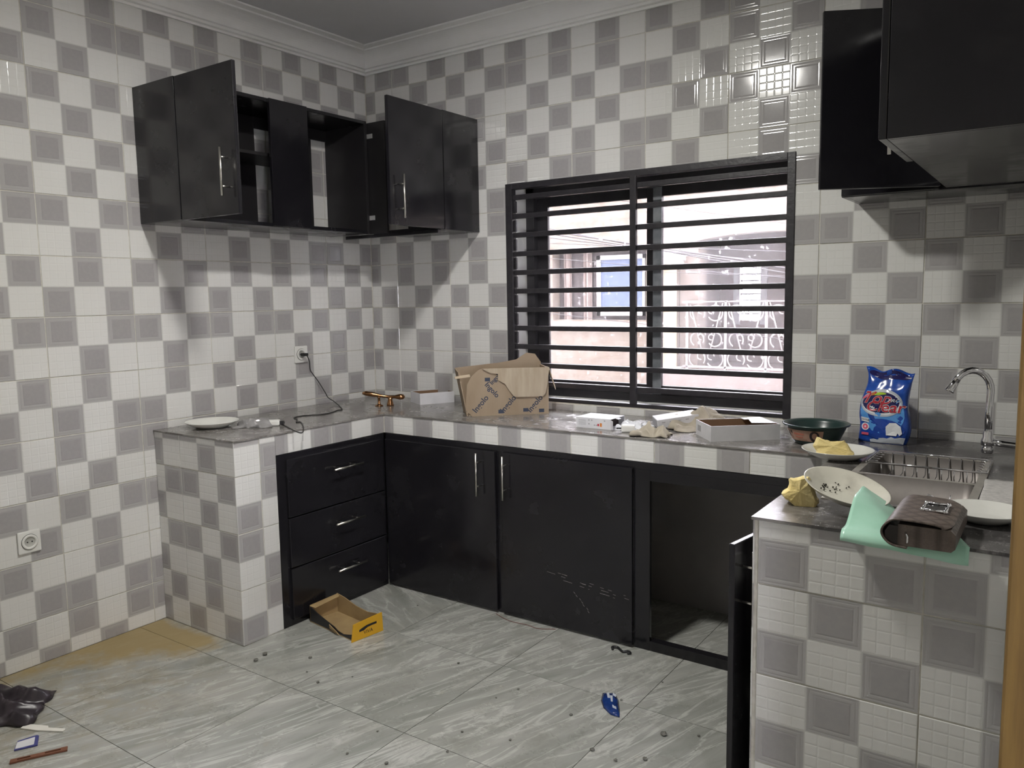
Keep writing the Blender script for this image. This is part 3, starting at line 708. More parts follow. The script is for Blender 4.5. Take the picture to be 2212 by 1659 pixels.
# detergent bag
BLUE = noisy('blue_plastic_film', (.020, .085, .42), (.012, .045, .26), 18, .16, coat=0) if False else noisy('blue_plastic_film', (.022, .095, .46), (.012, .05, .28), 22, .17)
NAVY = mat('navy_print', (.018, .016, .10), .2); REDP = mat('red_print', (.45, .03, .05), .22); WHT = mat('white_print', (.75, .77, .80), .22); SILV = mat('silver_print', (.50, .54, .60), .2)
LIME = mat('lime_print', (.42, .62, .05), .22); PINK = mat('pink_print', (.70, .12, .20), .25); LBLUE = mat('sky_blue_print', (.10, .32, .72), .2); ORNG = mat('orange_print', (.62, .22, .05), .22)
dv = thing('detergent_bag', 'blue plastic bag of washing powder standing by the tap', 'detergent', (2.892, -.185, CT))
ux = Vector((.985, -.17, 0)); uy = Vector((-.17*-1, .985, 0)).normalized(); BW, BH, BT = .176, .282, .066
base = Vector((2.883, -.178, CT))
def bagS(u, v, side):                        # u,v in 0..1 ; side -1 front, +1 back
    t = max(0., 4*u*(1-u)); thick = BT*.5*(.35+.65*t**.5)*(1 if v < .72 else max(.04, 1-(v-.72)/.22))*min(1, .75+v*2)
    w = BW*(1+.06*math.sin(v*6)-.05*v+(.10 if v > .9 else 0)*(v-.9)*8)
    nz = noise.noise(Vector((u*5, v*6, side*3)))*.006*(1 if .06 < v else .2)
    x = (u-.5)*w+.012*v+(.006*math.sin(v*9)); y = side*thick+nz+.018*v; z = v*BH*(1+(.025*(u-.35))*(-1 if v > .85 else 0))
    if v > .82: y += .012*math.sin(u*9)*(v-.82)/.18; z += .008*math.sin(u*11+1)*(v-.82)/.18
    return base+ux*x+uy*y+Vector((0, 0, max(0, z)))
mb = MB(); nu, nv_ = 22, 26; mb.csm = True; idx = {}
for sd in (-1, 1):
    for j in range(nv_+1):
        for i in range(nu+1): idx[sd, i, j] = mb.V(bagS(i/nu, j/nv_, sd))
for sd in (-1, 1):
    for j in range(nv_):
        for i in range(nu): mb.F((idx[sd, i, j], idx[sd, i+1, j], idx[sd, i+1, j+1], idx[sd, i, j+1]))
for j in range(nv_):
    for i in (0, nu): mb.F((idx[-1, i, j], idx[1, i, j], idx[1, i, j+1], idx[-1, i, j+1]))
for i in range(nu):
    for j in (0, nv_): mb.F((idx[-1, i, j], idx[-1, i+1, j], idx[1, i+1, j], idx[1, i, j]))
body = mb.build('bag_body', BLUE, dv)
def onbag(u, v, off): return bagS(u, v, -1)-uy*off
def decal_poly(mb, pts, off, mi):            # pts in bag uv, star-shaped about centroid, 4 rings so it follows the curve
    mb.cm = mi; cu = sum(p[0] for p in pts)/len(pts); cv = sum(p[1] for p in pts)/len(pts); n = len(pts); prev = None
    for s in (.02, .35, .7, 1.):
        r = [mb.V(onbag(cu+(p[0]-cu)*s, cv+(p[1]-cv)*s, off)) for p in pts]
        if prev is None: mb.F(r)
        else:
            for k in range(n): mb.F((prev[k], prev[(k+1) % n], r[(k+1) % n], r[k]))
        prev = r
def ell(cu, cv, a, b, n=28, t0=0, t1=2*math.pi): return [(cu+a*math.cos(t0+(t1-t0)*k/n), cv+b*math.sin(t0+(t1-t0)*k/n)) for k in range(n)]
mb = MB(); mb.csm = False
def strip_(c, w, off, mi):
    mb.cm = mi; L, R = [], []
    for i, (u, v) in enumerate(c):
        a = c[max(0, i-1)]; b = c[min(len(c)-1, i+1)]; tx, ty = b[0]-a[0], b[1]-a[1]; l = math.hypot(tx, ty) or 1; ww = w[i] if isinstance(w, list) else w
        L.append(mb.V(onbag(u-ty/l*ww, v+tx/l*ww, off))); R.append(mb.V(onbag(u+ty/l*ww, v-tx/l*ww, off)))
    for i in range(len(c)-1): mb.F((L[i], L[i+1], R[i+1], R[i]))
decal_poly(mb, ell(.5, .44, .46, .30), .0012, 5)
decal_poly(mb, ell(.5, .93, .47, .055), .0012, 1)
decal_poly(mb, ell(.50, .20, .44, .14), .0016, 10)
decal_poly(mb, ell(.48, .555, .42, .165), .0018, 2)
strip_(ell(.48, .555, .44, .175, 40, 0, 2*math.pi)+[(.92, .555)], .012, .0024, 3)
decal_poly(mb, ell(.47, .56, .40, .145), .0022, 1)
strip_([(.06+.05*k, .585+.10*math.sin(.35+k*.17)) for k in range(6)], [.004, .014, .018, .018, .018, .018], .003, 6)
strip_([(.31+.05*k, .655+.03*math.sin(.6+k*.26)) for k in range(6)], [.018, .018, .018, .016, .013, .004], .0031, 7)
strip_([(.05, .60), (.12, .635), (.2, .655)], [.012, .02, .01], .0032, 8)
def put_text(body_, cu, cv, su, sv, off, mi, fat=0., ang=0., shear=.25):
    vv, ff = text_geo(body_, 1., fat, shear=shear); mb.cm = mi; ca, sa = math.cos(ang), math.sin(ang)
    mb.add([onbag(cu+(p.x*ca-p.y*sa)*su, cv+(p.x*sa+p.y*ca)*sv, off) for p in vv], ff)
put_text('Top', .36, .615, .40, .225, .0034, 2, .03); put_text('Top', .36, .615, .40, .225, .0042, 4, .012)
put_text('Clear', .56, .500, .36, .20, .0034, 2, .03); put_text('Clear', .56, .500, .36, .20, .0042, 4, .012)
put_text('PRO', .76, .595, .13, .06, .0044, 2, .01)
decal_poly(mb, [(.06, .345), (.24, .335), (.24, .275), (.06, .285)], .0034, 2); put_text('COLOUR', .15, .308, .048, .03, .0042, 0, .0, -.05, 0)
decal_poly(mb, ell(.15, .215, .085, .05), .0034, 2); decal_poly(mb, ell(.15, .215, .06, .036), .0042, 8); decal_poly(mb, ell(.15, .215, .02, .014, 12), .0048, 2)
decal_poly(mb, [(.08, .135), (.24, .135), (.24, .10), (.08, .10)], .0034, 9)
decal_poly(mb, [(.60, .125), (.58, .24), (.66, .295), (.78, .30), (.87, .25), (.90, .16), (.86, .13), (.82, .18), (.80, .125)], .0042, 2)   # white shirt
decal_poly(mb, [(.50, .01), (.46, .075), (.56, .085), (.62, .075), (.7, .105), (.78, .09), (.88, .11), (.97, .10), (.97, .01)], .0038, 3)
decal_poly(mb, [(.30, .01), (.28, .045), (.36, .06), (.44, .05), (.5, .07), (.56, .04), (.54, .01)], .0034, 3)
MATB = [INK, NAVY, WHT, SILV, REDP, LBLUE, ORNG, LIME, PINK, PINK, mat('royal_blue_print', (.016, .06, .34), .2)]
mb.build('printed_front', MATB, body)
# plastic basin
bs = thing('plastic_basin', 'dark green plastic basin with a picture label beside the window', 'basin', (2.668, -.312, CT))
bc_ = (2.668, -.312, CT)
mb = MB(); mb.lathe([(0, .003), (.078, .003), (.085, .01), (.112, .068), (.115, .072), (.124, .074), (.125, .079), (.120, .080), (.108, .076), (.104, .066), (.08, .014), (.074, .009), (0, .008)], bc_, 48)
mb.build('basin_body', GREENP, bs)
mb = MB()
def onb(a, t, off): z = .012+.054*t; r = .0862+(.112-.085)*t*.93+off; return (bc_[0]+r*math.cos(a), bc_[1]+r*math.sin(a), CT+z)
def bpoly(a0, a1, t0, t1, off, mi, n=10):
    mb.cm = mi
    for k in range(n):
        p, q_ = a0+(a1-a0)*k/n, a0+(a1-a0)*(k+1)/n; mb.quad(onb(p, t0, off), onb(q_, t0, off), onb(q_, t1, off), onb(p, t1, off))
def bell(ca, ct_, ra, rt_, off, mi):
    mb.cm = mi; pts = [onb(ca+ra*math.cos(2*math.pi*k/20), ct_+rt_*math.sin(2*math.pi*k/20), off) for k in range(20)]; mb.F([mb.V(p) for p in pts])
LBL = mat('peach_label_print', (.46, .29, .22), .4); LRED = mat('faded_red_print', (.5, .17, .12), .4); HAIR = mat('dark_label_print', (.03, .02, .022), .4); SKIN = mat('tan_label_print', (.36, .21, .15), .4)
A0 = math.radians(-150); A1 = math.radians(-62)
bpoly(A0, A1, .12, .93, .0012, 0, 18)
bell(A0+.12, .55, .06, .25, .002, 2); bell(A0+.30, .72, .05, .12, .002, 2); bell(A0+.25, .35, .05, .1, .002, 3)
bpoly(A0+.42, A0+.86, .56, .70, .002, 1); bpoly(A0+.45, A0+.8, .34, .44, .002, 1); bpoly(A0+.5, A0+.95, .18, .26, .002, 3)
bell(A1-.30, .52, .17, .40, .0045, 2); bell(A1-.29, .55, .09, .24, .0055, 3)
mb.build('picture_label', [LBL, LRED, HAIR, SKIN], bs)
# open card trays
def open_tray(name, label, c, ang, L, Wd, H, mo, mi, flap=None, cat='box', wall=.003, extra=None):
    r = thing(name, label, cat, c); M = Matrix.Translation(c) @ Matrix.Rotation(ang, 4, 'Z')
    def nb(): m_ = MB(); m_.xf = M; return m_
    b = nb(); b.box(0, 0, 0, L, Wd, wall).box(0, 0, wall, L, wall, H).box(0, Wd-wall, wall, L, Wd, H).box(0, wall, wall, wall, Wd-wall, H).box(L-wall, wall, wall, L, Wd-wall, H)
    o = b.build('tray_walls', mo, r)
    i = nb(); t = wall+.0006; i.quad((t, t, t), (L-t, t, t), (L-t, Wd-t, t), (t, Wd-t, t))
    for q_ in (((t, t, t), (t, Wd-t, t), (t, Wd-t, H-.002), (t, t, H-.002)), ((L-t, t, t), (L-t, Wd-t, t), (L-t, Wd-t, H-.002), (L-t, t, H-.002)), ((t, t, t), (L-t, t, t), (L-t, t, H-.002), (t, t, H-.002)), ((t, Wd-t, t), (L-t, Wd-t, t), (L-t, Wd-t, H-.002), (t, Wd-t, H-.002))): i.quad(*q_)
    i.build('lining', mi, r)
    return r, nb, o
# white tray by the corner
r, nb, o = open_tray('card_tray', 'small open white card tray beside the carton in the corner', (.545, -.215, CT), math.radians(62), .205, .15, .062, WBOX, BROWNI)
# large white tray with brown inside
r, nb, o = open_tray('card_tray', 'large open white card tray with brown inside next to the basin', (2.312, -.492, CT), math.radians(40), .285, .185, .062, WBOX, BROWNI)
b = nb(); b.box(.195, .150, .060, .278, .19, .0615); b.quad((.19, .06, .0605), (.276, .03, .062), (.276, .185, .064), (.22, .185, .064)); f_ = b.build('flap', WBOX, r); solid(f_, .0015)
b = nb(); b.quad((-.0006, .16, .02), (-.0006, .12, .02), (-.0006, .12, .045), (-.0006, .16, .045)); b.build('barcode_label', mat('grey_print', (.35, .35, .36), .6), r)
# small white box with open end
bx1 = thing('small_box', 'small white printed box with its end flap open', 'box', (1.75, -.38, CT)); M = Matrix.Translation((1.664, -.436, CT)) @ Matrix.Rotation(math.radians(0), 4, 'Z')
L_, W_, H_ = .172, .135, .046; w = .002
mb = MB(); mb.xf = M; mb.box(0, 0, 0, L_, W_, w).box(0, 0, H_-w, L_, W_, H_).box(0, 0, w, L_, w, H_-w).box(0, W_-w, w, L_, W_, H_-w).box(0, w, w, w, W_-w, H_-w); ob = mb.build('carton_sleeve', WBOX, bx1)
mb = MB(); mb.xf = M; mb.box(L_, .004, 0, L_+.045, W_-.004, .002); mb.quad((L_, .002, .002), (L_+.018, -.012, .004), (L_+.018, -.012, .04), (L_, .002, H_-.003)); mb.quad((L_-.012, .05, H_+.0005), (L_+.012, .05, H_-.006), (L_+.012, .08, H_-.006), (L_-.012, .08, H_+.0005)); f_ = mb.build('end_flap', WBOX, bx1); solid(f_, .0012)
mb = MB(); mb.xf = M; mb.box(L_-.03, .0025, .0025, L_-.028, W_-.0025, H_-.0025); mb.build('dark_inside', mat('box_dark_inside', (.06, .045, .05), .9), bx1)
mb = MB(); mb.xf = M
for k in range(5): mb.cm = 0; mb.box(.012, -.0006, .034-.005*k, .05, -.0001, .0358-.005*k)
for x_, z_ in ((.062, .033), (.076, .033), (.09, .012), (.10, .012), (.14, .034), (.062, .016)): mb.cm = 0; mb.box(x_, -.0006, z_, x_+.007, -.0001, z_+.006)
mb.cm = 1; mb.box(.108, -.0006, .012, .116, -.0001, .022); mb.cm = 2; mb.box(.120, -.0006, .010, .130, -.0001, .026)
mb.build('print', [MATS['grey_print'], REDP, ORNG], bx1)
# closed long white box leaning on the cloth
lb = thing('long_box', 'long closed white box tipped up on crumpled cloth', 'box', (2.0, -.28, CT))
M = Matrix.Translation((2.012, -.33, CT+.004)) @ Matrix.Rotation(math.radians(38), 4, 'Z') @ Matrix.Rotation(math.radians(-7), 4, 'Y') @ Matrix.Rotation(math.radians(5), 4, 'X')
mb = MB(); mb.xf = M; mb.bbox(0, 0, 0, .185, .09, .038, .002); lo = mb.build('box_body', WBOX, lb)
mb = MB(); mb.xf = M; mb.box(-.0008, .004, .004, -.0002, .086, .034)
for k in range(4): mb.box(.02+.035*k, -.0008, .022, .035+.035*k, -.0002, .026)
mb.build('print', MATS['grey_print'], lb)
# adaptor with lead
ad = thing('phone_charger', 'white plug-in charger lying in front of the small white box', 'charger', (1.93, -.45, CT)); M = Matrix.Translation((1.905, -.47, CT+.0005)) @ Matrix.Rotation(math.radians(24), 4, 'Z')
mb = MB(); mb.xf = M; mb.bbox(0, 0, 0, .058, .036, .03, .006); mb.build('charger_body', WHITEP, ad)
mb = MB(); mb.xf = M; mb.tube([(0, .010, .015), (-.02, .010, .014)], .0025, 8).tube([(0, .026, .015), (-.02, .026, .014)], .0025, 8); mb.build('pins', BLKP, ad)
mb = MB(); p0 = M @ Vector((.058, .018, .015)); mb.tube([p0, p0+Vector((.02, .0, -.004)), p0+Vector((.035, .02, -.010)), p0+Vector((.02, .05, -.011)), p0+Vector((-.02, .07, -.011)), p0+Vector((.0, .1, -.011)), p0+Vector((.05, .105, -.011))], .0025, 6); mb.build('lead', WHITEP, ad)
# crumpled cloths
def crumple(name, mt, label, cat, c, w_, h_, amp, seed, rot=0, freq=3., n=34, edge=.15, group=None, thick=.002, peak=None, rag=.12):
    mb = MB(); mb.csm = True; ix = {}; M = Matrix.Rotation(rot, 4, 'Z')
    for j in range(n+1):
        for i in range(n+1):
            u, v = i/n, j/n; a = noise.noise(Vector((u*freq+seed, v*freq, seed))); b = noise.noise(Vector((u*freq*2.3, v*freq*2.3+seed, seed*2)))
            rdg = (1-abs(a)*2.2); rdg = max(0, rdg); fall = min(1, min(u, v, 1-u, 1-v)/edge)
            z = amp*(.55*rdg**1.5+.35*abs(b)+.12)*(fall**.6*.85+.15)
            if peak: z += peak[2]*math.exp(-((u-peak[0])**2+(v-peak[1])**2)/peak[3])
            er = 1+rag*noise.noise(Vector((u*4+seed*3, v*4, 9)))
            x = (u-.5)*w_*er*(1-.25*fall*abs(a)); y = (v-.5)*h_*er*(1-.25*fall*abs(b))
            x += .25*amp*noise.noise(Vector((u*5, v*5, seed+5))); y += .25*amp*noise.noise(Vector((u*5+4, v*5, seed+7)))
            ix[i, j] = mb.V(M @ Vector((x, y, max(.0015, z))))
    for j in range(n):
        for i in range(n): mb.F((ix[i, j], ix[i+1, j], ix[i+1, j+1], ix[i, j+1]))
    o = mb.build(name, mt, loc=(0, 0, 0), fix=False); o.location = c; solid(o, thick); return tag(o, label, cat, group)
crumple('cloth_rag', CLOTH, 'small beige cloth crumpled at the counter edge by the charger', 'cloth', (2.045, -.470, CT), .16, .11, .05, 2.3, .25, 1.7, peak=(.35, .55, .028, .03), group='beige rags on the counter')
crumple('cloth_rag', CLOTH, 'large beige cloth heaped between the long box and the open tray', 'cloth', (2.150, -.205, CT), .25, .22, .080, 5.9, .5, 1.9, peak=(.62, .58, .042, .05), group='beige rags on the counter')
crumple('paper_wrap', mat('white_tissue', (.72, .73, .77), .6), 'crumpled white paper between the small box and long box', 'paper', (1.905, -.345, CT), .14, .11, .04, 11.2, 0, 3.)
# bronze lever handle
br = thing('lever_handle', 'copper coloured metal door lever lying near the room corner', 'door handle', (.36, -.33, CT))
hb = Vector((.40, -.31, CT))
mb = MB(); mb.lathe([(.0, 0), (.022, 0), (.022, .004), (.010, .009), (.007, .02), (.007, .045), (.009, .05), (.0, .052)], hb+Vector((-.03, -.045, 0)), 20); mb.build('foot', BRONZE, br)
mb = MB(); mb.lathe([(.0, 0), (.02, 0), (.018, .01), (.013, .03), (.013, .05), (0, .053)], hb+Vector((.02, -.01, 0)), 20); mb.build('foot', BRONZE, br)
mb = MB(); d1 = Vector((.62, .35, 0)).normalized()
mb.tube([hb+Vector((-.10, -.10, .072))+Vector((0, 0, .0)), hb+Vector((-.085, -.09, .072)), hb+Vector((-.05, -.065, .064)), hb+Vector((-.02, -.04, .056)), hb+Vector((.01, -.015, .050)), hb+Vector((.04, .005, .049)), hb+Vector((.065, .02, .049)), hb+Vector((.08, .03, .049)), hb+Vector((.088, .035, .049))], [.006, .013, .013, .008, .009, .009, .016, .014, .004], 14)
mb.build('lever', BRONZE, br)
# clear bag with a charger brick, lead to the socket
crumple('polythene_bag', CLEARBAG, 'crumpled clear polythene bag behind the white charger on the left counter', 'bag', (.345, -1.16, CT), .17, .12, .05, 4.4, .7, 2.4, n=24, thick=.0006)
cb = thing('power_adaptor', 'white power adaptor with a long black lead plugged into the wall', 'charger', (.41, -1.11, CT))
M = Matrix.Translation((.385, -1.135, CT+.001)) @ Matrix.Rotation(math.radians(42), 4, 'Z')
mb = MB(); mb.xf = M; mb.bbox(0, 0, 0, .07, .034, .026, .006); mb.build('adaptor_body', WHITEP, cb)
mb = MB(); mb.xf = M; mb.bbox(.066, .007, .004, .09, .027, .020, .003); mb.build('lead_plug', BLKP, cb)
tipp = M @ Vector((.09, .017, .011))
ctp = lambda x, y: at(380+x/5.821, 730+y/5.821, 'z', CT+.003)
pts = [tipp] + [ctp(*q) for q in ((1330, 1080), (1430, 1135), (1530, 1185), (1590, 1190), (1605, 1140), (1575, 1060), (1515, 1060), (1525, 1025), (1485, 1005), (1560, 985), (1700, 970), (1850, 960), (1950, 940), (2030, 910), (2090, 900))]
wll = lambda x, y, xx: at(380+x/5.821, 730+y/5.821, 'x', xx)
pts += [ctp(2060, 860), wll(1990, 800, .09), wll(1915, 750, .05), wll(1880, 690, .035), wll(1800, 560, .022), wll(1720, 450, .02), wll(1690, 400, .02), wll(1680, 300, .022), wll(1655, 235, .032), wll(1625, 205, .045), wll(1600, 195, .05)]
def smooth(P, k=4):
    out = []
    for i in range(len(P)-1):
        a, b, c, d = P[max(0, i-1)], P[i], P[i+1], P[min(len(P)-1, i+2)]
        for j in range(k): t = j/k; out.append(.5*((2*b)+(c-a)*t+(2*a-5*b+4*c-d)*t*t+(3*b-a-3*c+d)*t**3))
    return out+[P[-1]]
MB().tube(smooth([Vector(p) for p in pts]), .0028, 6).build('lead', BLKP, cb)
sy, sz = -.575, 1.194
MB().bbox(.016, sy-.012, sz-.008, .052, sy+.014, sz+.008, .004).build('wall_plug', BLKP, cb)
def socket(y, z, label):
    r = thing('wall_socket', label, 'socket', (0, y, z), 'white wall sockets')
    MB().bbox(.0005, y-.044, z-.046, .011, y+.044, z+.046, .006).build('face_plate', WHITEP, r)
    def ringm(prof_, m_, nm):
        mb = MB(); rings = []
        for rr, d in prof_: rings.append([mb.V((d, y+rr*math.cos(2*math.pi*k/32), z+rr*math.sin(2*math.pi*k/32))) for k in range(32)])
        mb.csm = True
        for A, B in zip(rings, rings[1:]):
            for k in range(32): mb.F((A[k], A[(k+1) % 32], B[(k+1) % 32], B[k]))
        return mb.build(nm, m_, r)
    ringm([(.031, .0105), (.031, .0155), (.028, .0165), (.022, .016), (.0205, .013)], WHITEP, 'rim_ring')
    ringm([(.0325, .0108), (.0325, .012), (.031, .012)], BLKP, 'shadow_groove')
    ringm([(.0205, .0135), (.019, .0115), (.001, .0112)], mat('socket_well', (.45, .45, .42), .4) if 'socket_well' not in MATS else MATS['socket_well'], 'well')
    mb = MB(); mb.tube([(.0108, y-.009, z), (.0120, y-.009, z)], .003, 10).tube([(.0108, y+.009, z), (.0120, y+.009, z)], .003, 10); mb.build('pin_holes', BLKP, r)
socket(sy, sz, 'white wall socket above the counter with a black plug in it')
socket(-2.028, .527, 'empty white wall socket low on the left wall')
# carton
ca = thing('cardboard_carton', 'torn open brown cardboard carton with printed words on the worktop', 'carton', (1.12, -.2, CT))
ang = math.atan2(.286, .301); CL, CD, CH = .405, .205, .232
Mc = Matrix.Translation((1.046, -.428, CT)) @ Matrix.Rotation(ang, 4, 'Z'); th = .005
def cm_(): m_ = MB(); m_.xf = Mc; return m_
mb = cm_()   # front wall, lower left corner crushed
mb.prism([(.018, .0), (CL, 0), (CL, CH), (.075, CH+.003), (.056, CH-.003), (.02, CH-.032), (-.004, CH-.074), (-.012, .035)], -0., th, 'xzy'); mb.build('front_wall', CARD, ca)
mb = cm_(); mb.prism([(-.006, .0), (CL, 0), (CL, CH+.012), (CL-.03, CH+.055), (CL-.075, CH+.062), (CL-.13, CH+.028), (CL-.22, CH+.014), (-.045, CH-.006)], CD-th, CD, 'xzy'); mb.build('back_wall', CARD, ca)
mb = cm_(); mb.quad((-.004, .006, .001), (-.004, CD-.006, .001), (-.045, CD-.006, CH-.008), (-.042, .02, CH-.014)); solid(mb.build('side_wall', CARD, ca), .005)
mb = cm_(); mb.box(CL-th, th, 0, CL, CD-th, CH).build('side_wall', CARD, ca)
mb = cm_(); mb.box(.002, th, .0008, CL-th, CD-th, .005).build('base', CARDI, ca)
# hanging front flap with a ragged left edge (bent outwards over the front)
ol = [(.075, CH+.002), (.092, CH-.008), (.115, CH-.020), (.150, CH-.024), (.150, CH-.055), (.185, CH-.075), (.205, CH-.11), (.228, CH-.138), (.245, CH-.142), (.375, CH-.142), (.388, CH-.128), (.398, CH-.08), (CL+.003, CH+.002)]
mb = cm_(); mb.prism(ol, -.0095, -.0015, 'xzy'); fl_ = mb.build('front_flap', CARDI, ca)
mb = cm_(); mb.prism([(-.062, CH-.034), (.012, CH-.026), (.014, CH-.036), (-.060, CH-.044)], .004, .03, 'xzy'); mb.build('torn_strip', CARDE, ca)
mb = cm_(); mb.quad((CL+.004, .0, CH-.004), (CL+.004, .06, CH), (CL+.044, .05, CH-.108), (CL+.036, .0, CH-.112)); sf = mb.build('side_flap', CARDI, ca); solid(sf, .004)
mb = cm_()
def cword(t, x, z, sc, a):
    vv, ff = text_geo(t, sc, .0008); c_, s_ = math.cos(a), math.sin(a); mb.add([(x+p.x*c_-p.y*s_, -.0006, z+p.x*s_+p.y*c_) for p in vv], ff)
cword('Ingolo', .062, .060, .040, .85); cword('Ingolo', .120, .128, .036, -.85); cword('Ingolo', .200, .055, .040, .85); cword('Ingolo', .335, .052, .040, .85); cword('Ingolo', .14, .186, .030, .8)
for x_, z_ in ((.085, .172), (.150, .010), (.275, .014), (.355, .008)): mb.box(x_, -.0007, z_, x_+.026, -.0001, z_+.018)
tag(mb.build('printed_words', INK, ca), kind='stuff')
# sheet of newspaper beside the sink
NEWS = noisy('newsprint', (.60, .58, .56), (.40, .39, .38), 60, .9, lo=.4, hi=.6, stretch=(1, 6, 1))
o = crumple('newspaper_sheet', NEWS, 'folded newspaper sheet lying beside the near sink bowl', 'newspaper', (3.318, -.87, CT+.004), .095, .34, .004, 1.7, .02, 2., n=14, rag=.05)
# green nylon bag and purse
NYL = noisy('green_nylon', (.42, .70, .56), (.34, .62, .47), 10, .3)
g1 = MB(); g1.csm = True; nu, nv_ = 30, 30; ix = {}
cA, cB, cC, cD = Vector((3.020, -1.235, 0)), Vector((3.215, -1.262, 0)), Vector((3.292, -1.475, 0)), Vector((3.018, -1.475, 0))
for j in range(nv_+1):
    for i in range(nu+1):
        u, v = i/nu, j/nv_; p = (cA*(1-u)+cB*u)*(1-v)+(cD*(1-u)+cC*u)*v
        a = noise.noise(Vector((u*3.2, v*3.2, 4.))); z = .004+.012*max(0, a+.15)*(1-v*.7)*max(0, 1-u/.42)
        if u < .45: tt = min(1, max(0, (v-.42)/.45)); z += .056*(1-u/.45)**.75*(1-tt*tt*(3-2*tt))
        over = max(0, -EY+ov-(-p.y)-.0)
        p.z = CT+z+.0015; ix[i, j] = g1.V(p)
    # hem hanging over the front edge
for i in range(nu+1):
    for k, (dy, dz) in enumerate(((-.010, -.006), (-.016, -.022), (-.017, -.040)), 1):
        p = g1.v[ix[i, nv_]].copy(); u = i/nu; p.y += dy; p.z = CT+.004+dz*(.55+.6*noise.noise(Vector((u*3, 2, 1)))+.35*u); ix[i, nv_+k] = g1.V(p)
for j in range(nv_+3):
    for i in range(nu): g1.F((ix[i, j], ix[i+1, j], ix[i+1, j+1], ix[i, j+1]))
go = g1.build('nylon_bag', NYL, loc=(3.13, -1.3, CT), fix=False); solid(go, .0012); tag(go, 'green nylon bag spread under the brown purse on the counter', 'bag')
def make_leather():
    m = mat('brown_quilted_leather', (.1, .07, .055), .42); g = N(m); P = g.mapping(g.coord('Object'), rot=(0, 0, .785))
    sep = g.n('ShaderNodeSeparateXYZ'); g.link(P, sep.inputs[0])
    a = g.math('PINGPONG', g.math('MULTIPLY', sep.outputs[0], 34), .5); b = g.math('PINGPONG', g.math('MULTIPLY', sep.outputs[1], 34), .5)
    h = g.math('MINIMUM', a, b); f = g.ramp(h, [(0., 1.), (.22, 0.)])
    fine = g.noise(g.coord('Object'), 260, 3); base = g.mix(fine, (.075, .058, .048), (.17, .135, .115))
    g.link(g.mix(g.math('MULTIPLY', f, .8), base, (.045, .032, .026)), g.b.inputs['Base Color']); g.bump(h, .35, .003); return m
LEA = make_leather(); LEAD = mat('dark_leather_edge', (.018, .014, .012), .4)
pu = thing('purse', 'brown quilted leather purse with a metal buckle on a green bag', 'purse', (3.195, -1.34, CT+.012))
PX0, PX1, PYn, PYf, PZ0, PZ1 = 3.124, 3.270, -1.556, -1.300, CT+.009, CT+.068
Mp = Matrix.Rotation(math.radians(-2), 4, 'Z')
mb = MB()   # body: front gusset profile extruded along Y
prof_ = []
H_ = PZ1-PZ0-.010
for k in range(9): a = math.pi/2+math.pi*k/8; prof_.append((PX0+.024+.024*math.cos(a)*.9, PZ0+H_*.5+H_*.5*math.sin(a)))
prof_ = [(PX0+.03, PZ0), (PX1-.008, PZ0), (PX1, PZ0+.008), (PX1, PZ0+H_-.01), (PX1-.01, PZ0+H_), (PX0+.03, PZ0+H_)]
mb.prism(prof_, PYn+.006, PYf, 'xzy'); pb_ = mb.build('purse_body', LEA, pu)
mb = MB()   # flap wrapping round the left fold and over the top
curve = [(PX0+.05, PZ0-.001), (PX0+.02, PZ0+.002), (PX0+.004, PZ0+.014), (PX0-.002, PZ0+.028), (PX0+.003, PZ0+.042), (PX0+.018, PZ1-.003), (PX0+.04, PZ1), (PX0+.09, PZ1-.001), (PX0+.125, PZ1-.004), (PX0+.138, PZ1-.009)]
curve = [Vector((a, 0, b)) for a, b in curve]; cs = smooth(curve, 4); mb.csm = True; ys = [PYn, PYn+.004, PYn+.015]+[PYn+.015+(PYf-PYn-.03)*k/8 for k in range(1, 8)]+[PYf-.015, PYf-.004, PYf]; rows = []
nC = len(cs)
for y in ys:
    rr = []
    for k, p in enumerate(cs):
        e_ = min(y-PYn, PYf-y); cut = max(0, .022-e_)*.9 if k > nC-10 else 0; rr.append(mb.V((p.x-cut*(k-(nC-10))/9 if k > nC-10 else p.x, y, p.z)))
    rows.append(rr)
for A, B in zip(rows, rows[1:]):
    for k in range(nC-1): mb.F((A[k], A[k+1], B[k+1], B[k]))
fo = mb.build('flap', LEA, pu); solid(fo, .004, 1)
mb = MB(); mb.prism([(PX0+.004, PZ0+.008), (PX0+.03, PZ0+.002), (PX0+.03, PZ1-.014), (PX0+.012, PZ1-.014), (PX0+.003, PZ0+.03)], PYn+.0055, PYn+.009, 'xzy'); mb.build('inner_fold', LEAD, pu)
mb = MB(); bx0, bx1_, by0, by1, bz_ = PX0+.066, PX0+.114, PYn+.105, PYn+.175, PZ1+.006
for a_, b_ in (((bx0, by0), (bx1_, by0)), ((bx1_, by0), (bx1_, by1)), ((bx1_, by1), (bx0, by1)), ((bx0, by1), (bx0, by0))): mb.tube([(a_[0], a_[1], bz_), (b_[0], b_[1], bz_)], .0034, 10)
for x_ in (bx0, bx1_):
    for y_ in (by0, by1): mb.lathe([(0, bz_-.004), (.005, bz_-.003), (.0055, bz_), (.004, bz_+.004), (0, bz_+.005)], (x_, y_, 0), 12)
bk = mb.build('buckle', CHROME, pu)
MB().box(bx0, by0, bz_-.003, bx1_, by1, bz_-.0015).build('buckle_plate', mat('dark_mirror', (.05, .045, .045), .08, 1.), bk)
mb = MB(); mb.tube([(PX0+.048, PYn+.004, PZ0+.006), (PX0+.052, PYn-.006, PZ0+.014), (PX0+.052, PYn-.007, PZ0+.026), (PX0+.046, PYn+.002, PZ0+.034)], .0022, 8); mb.build('strap_ring', CHROME, pu)
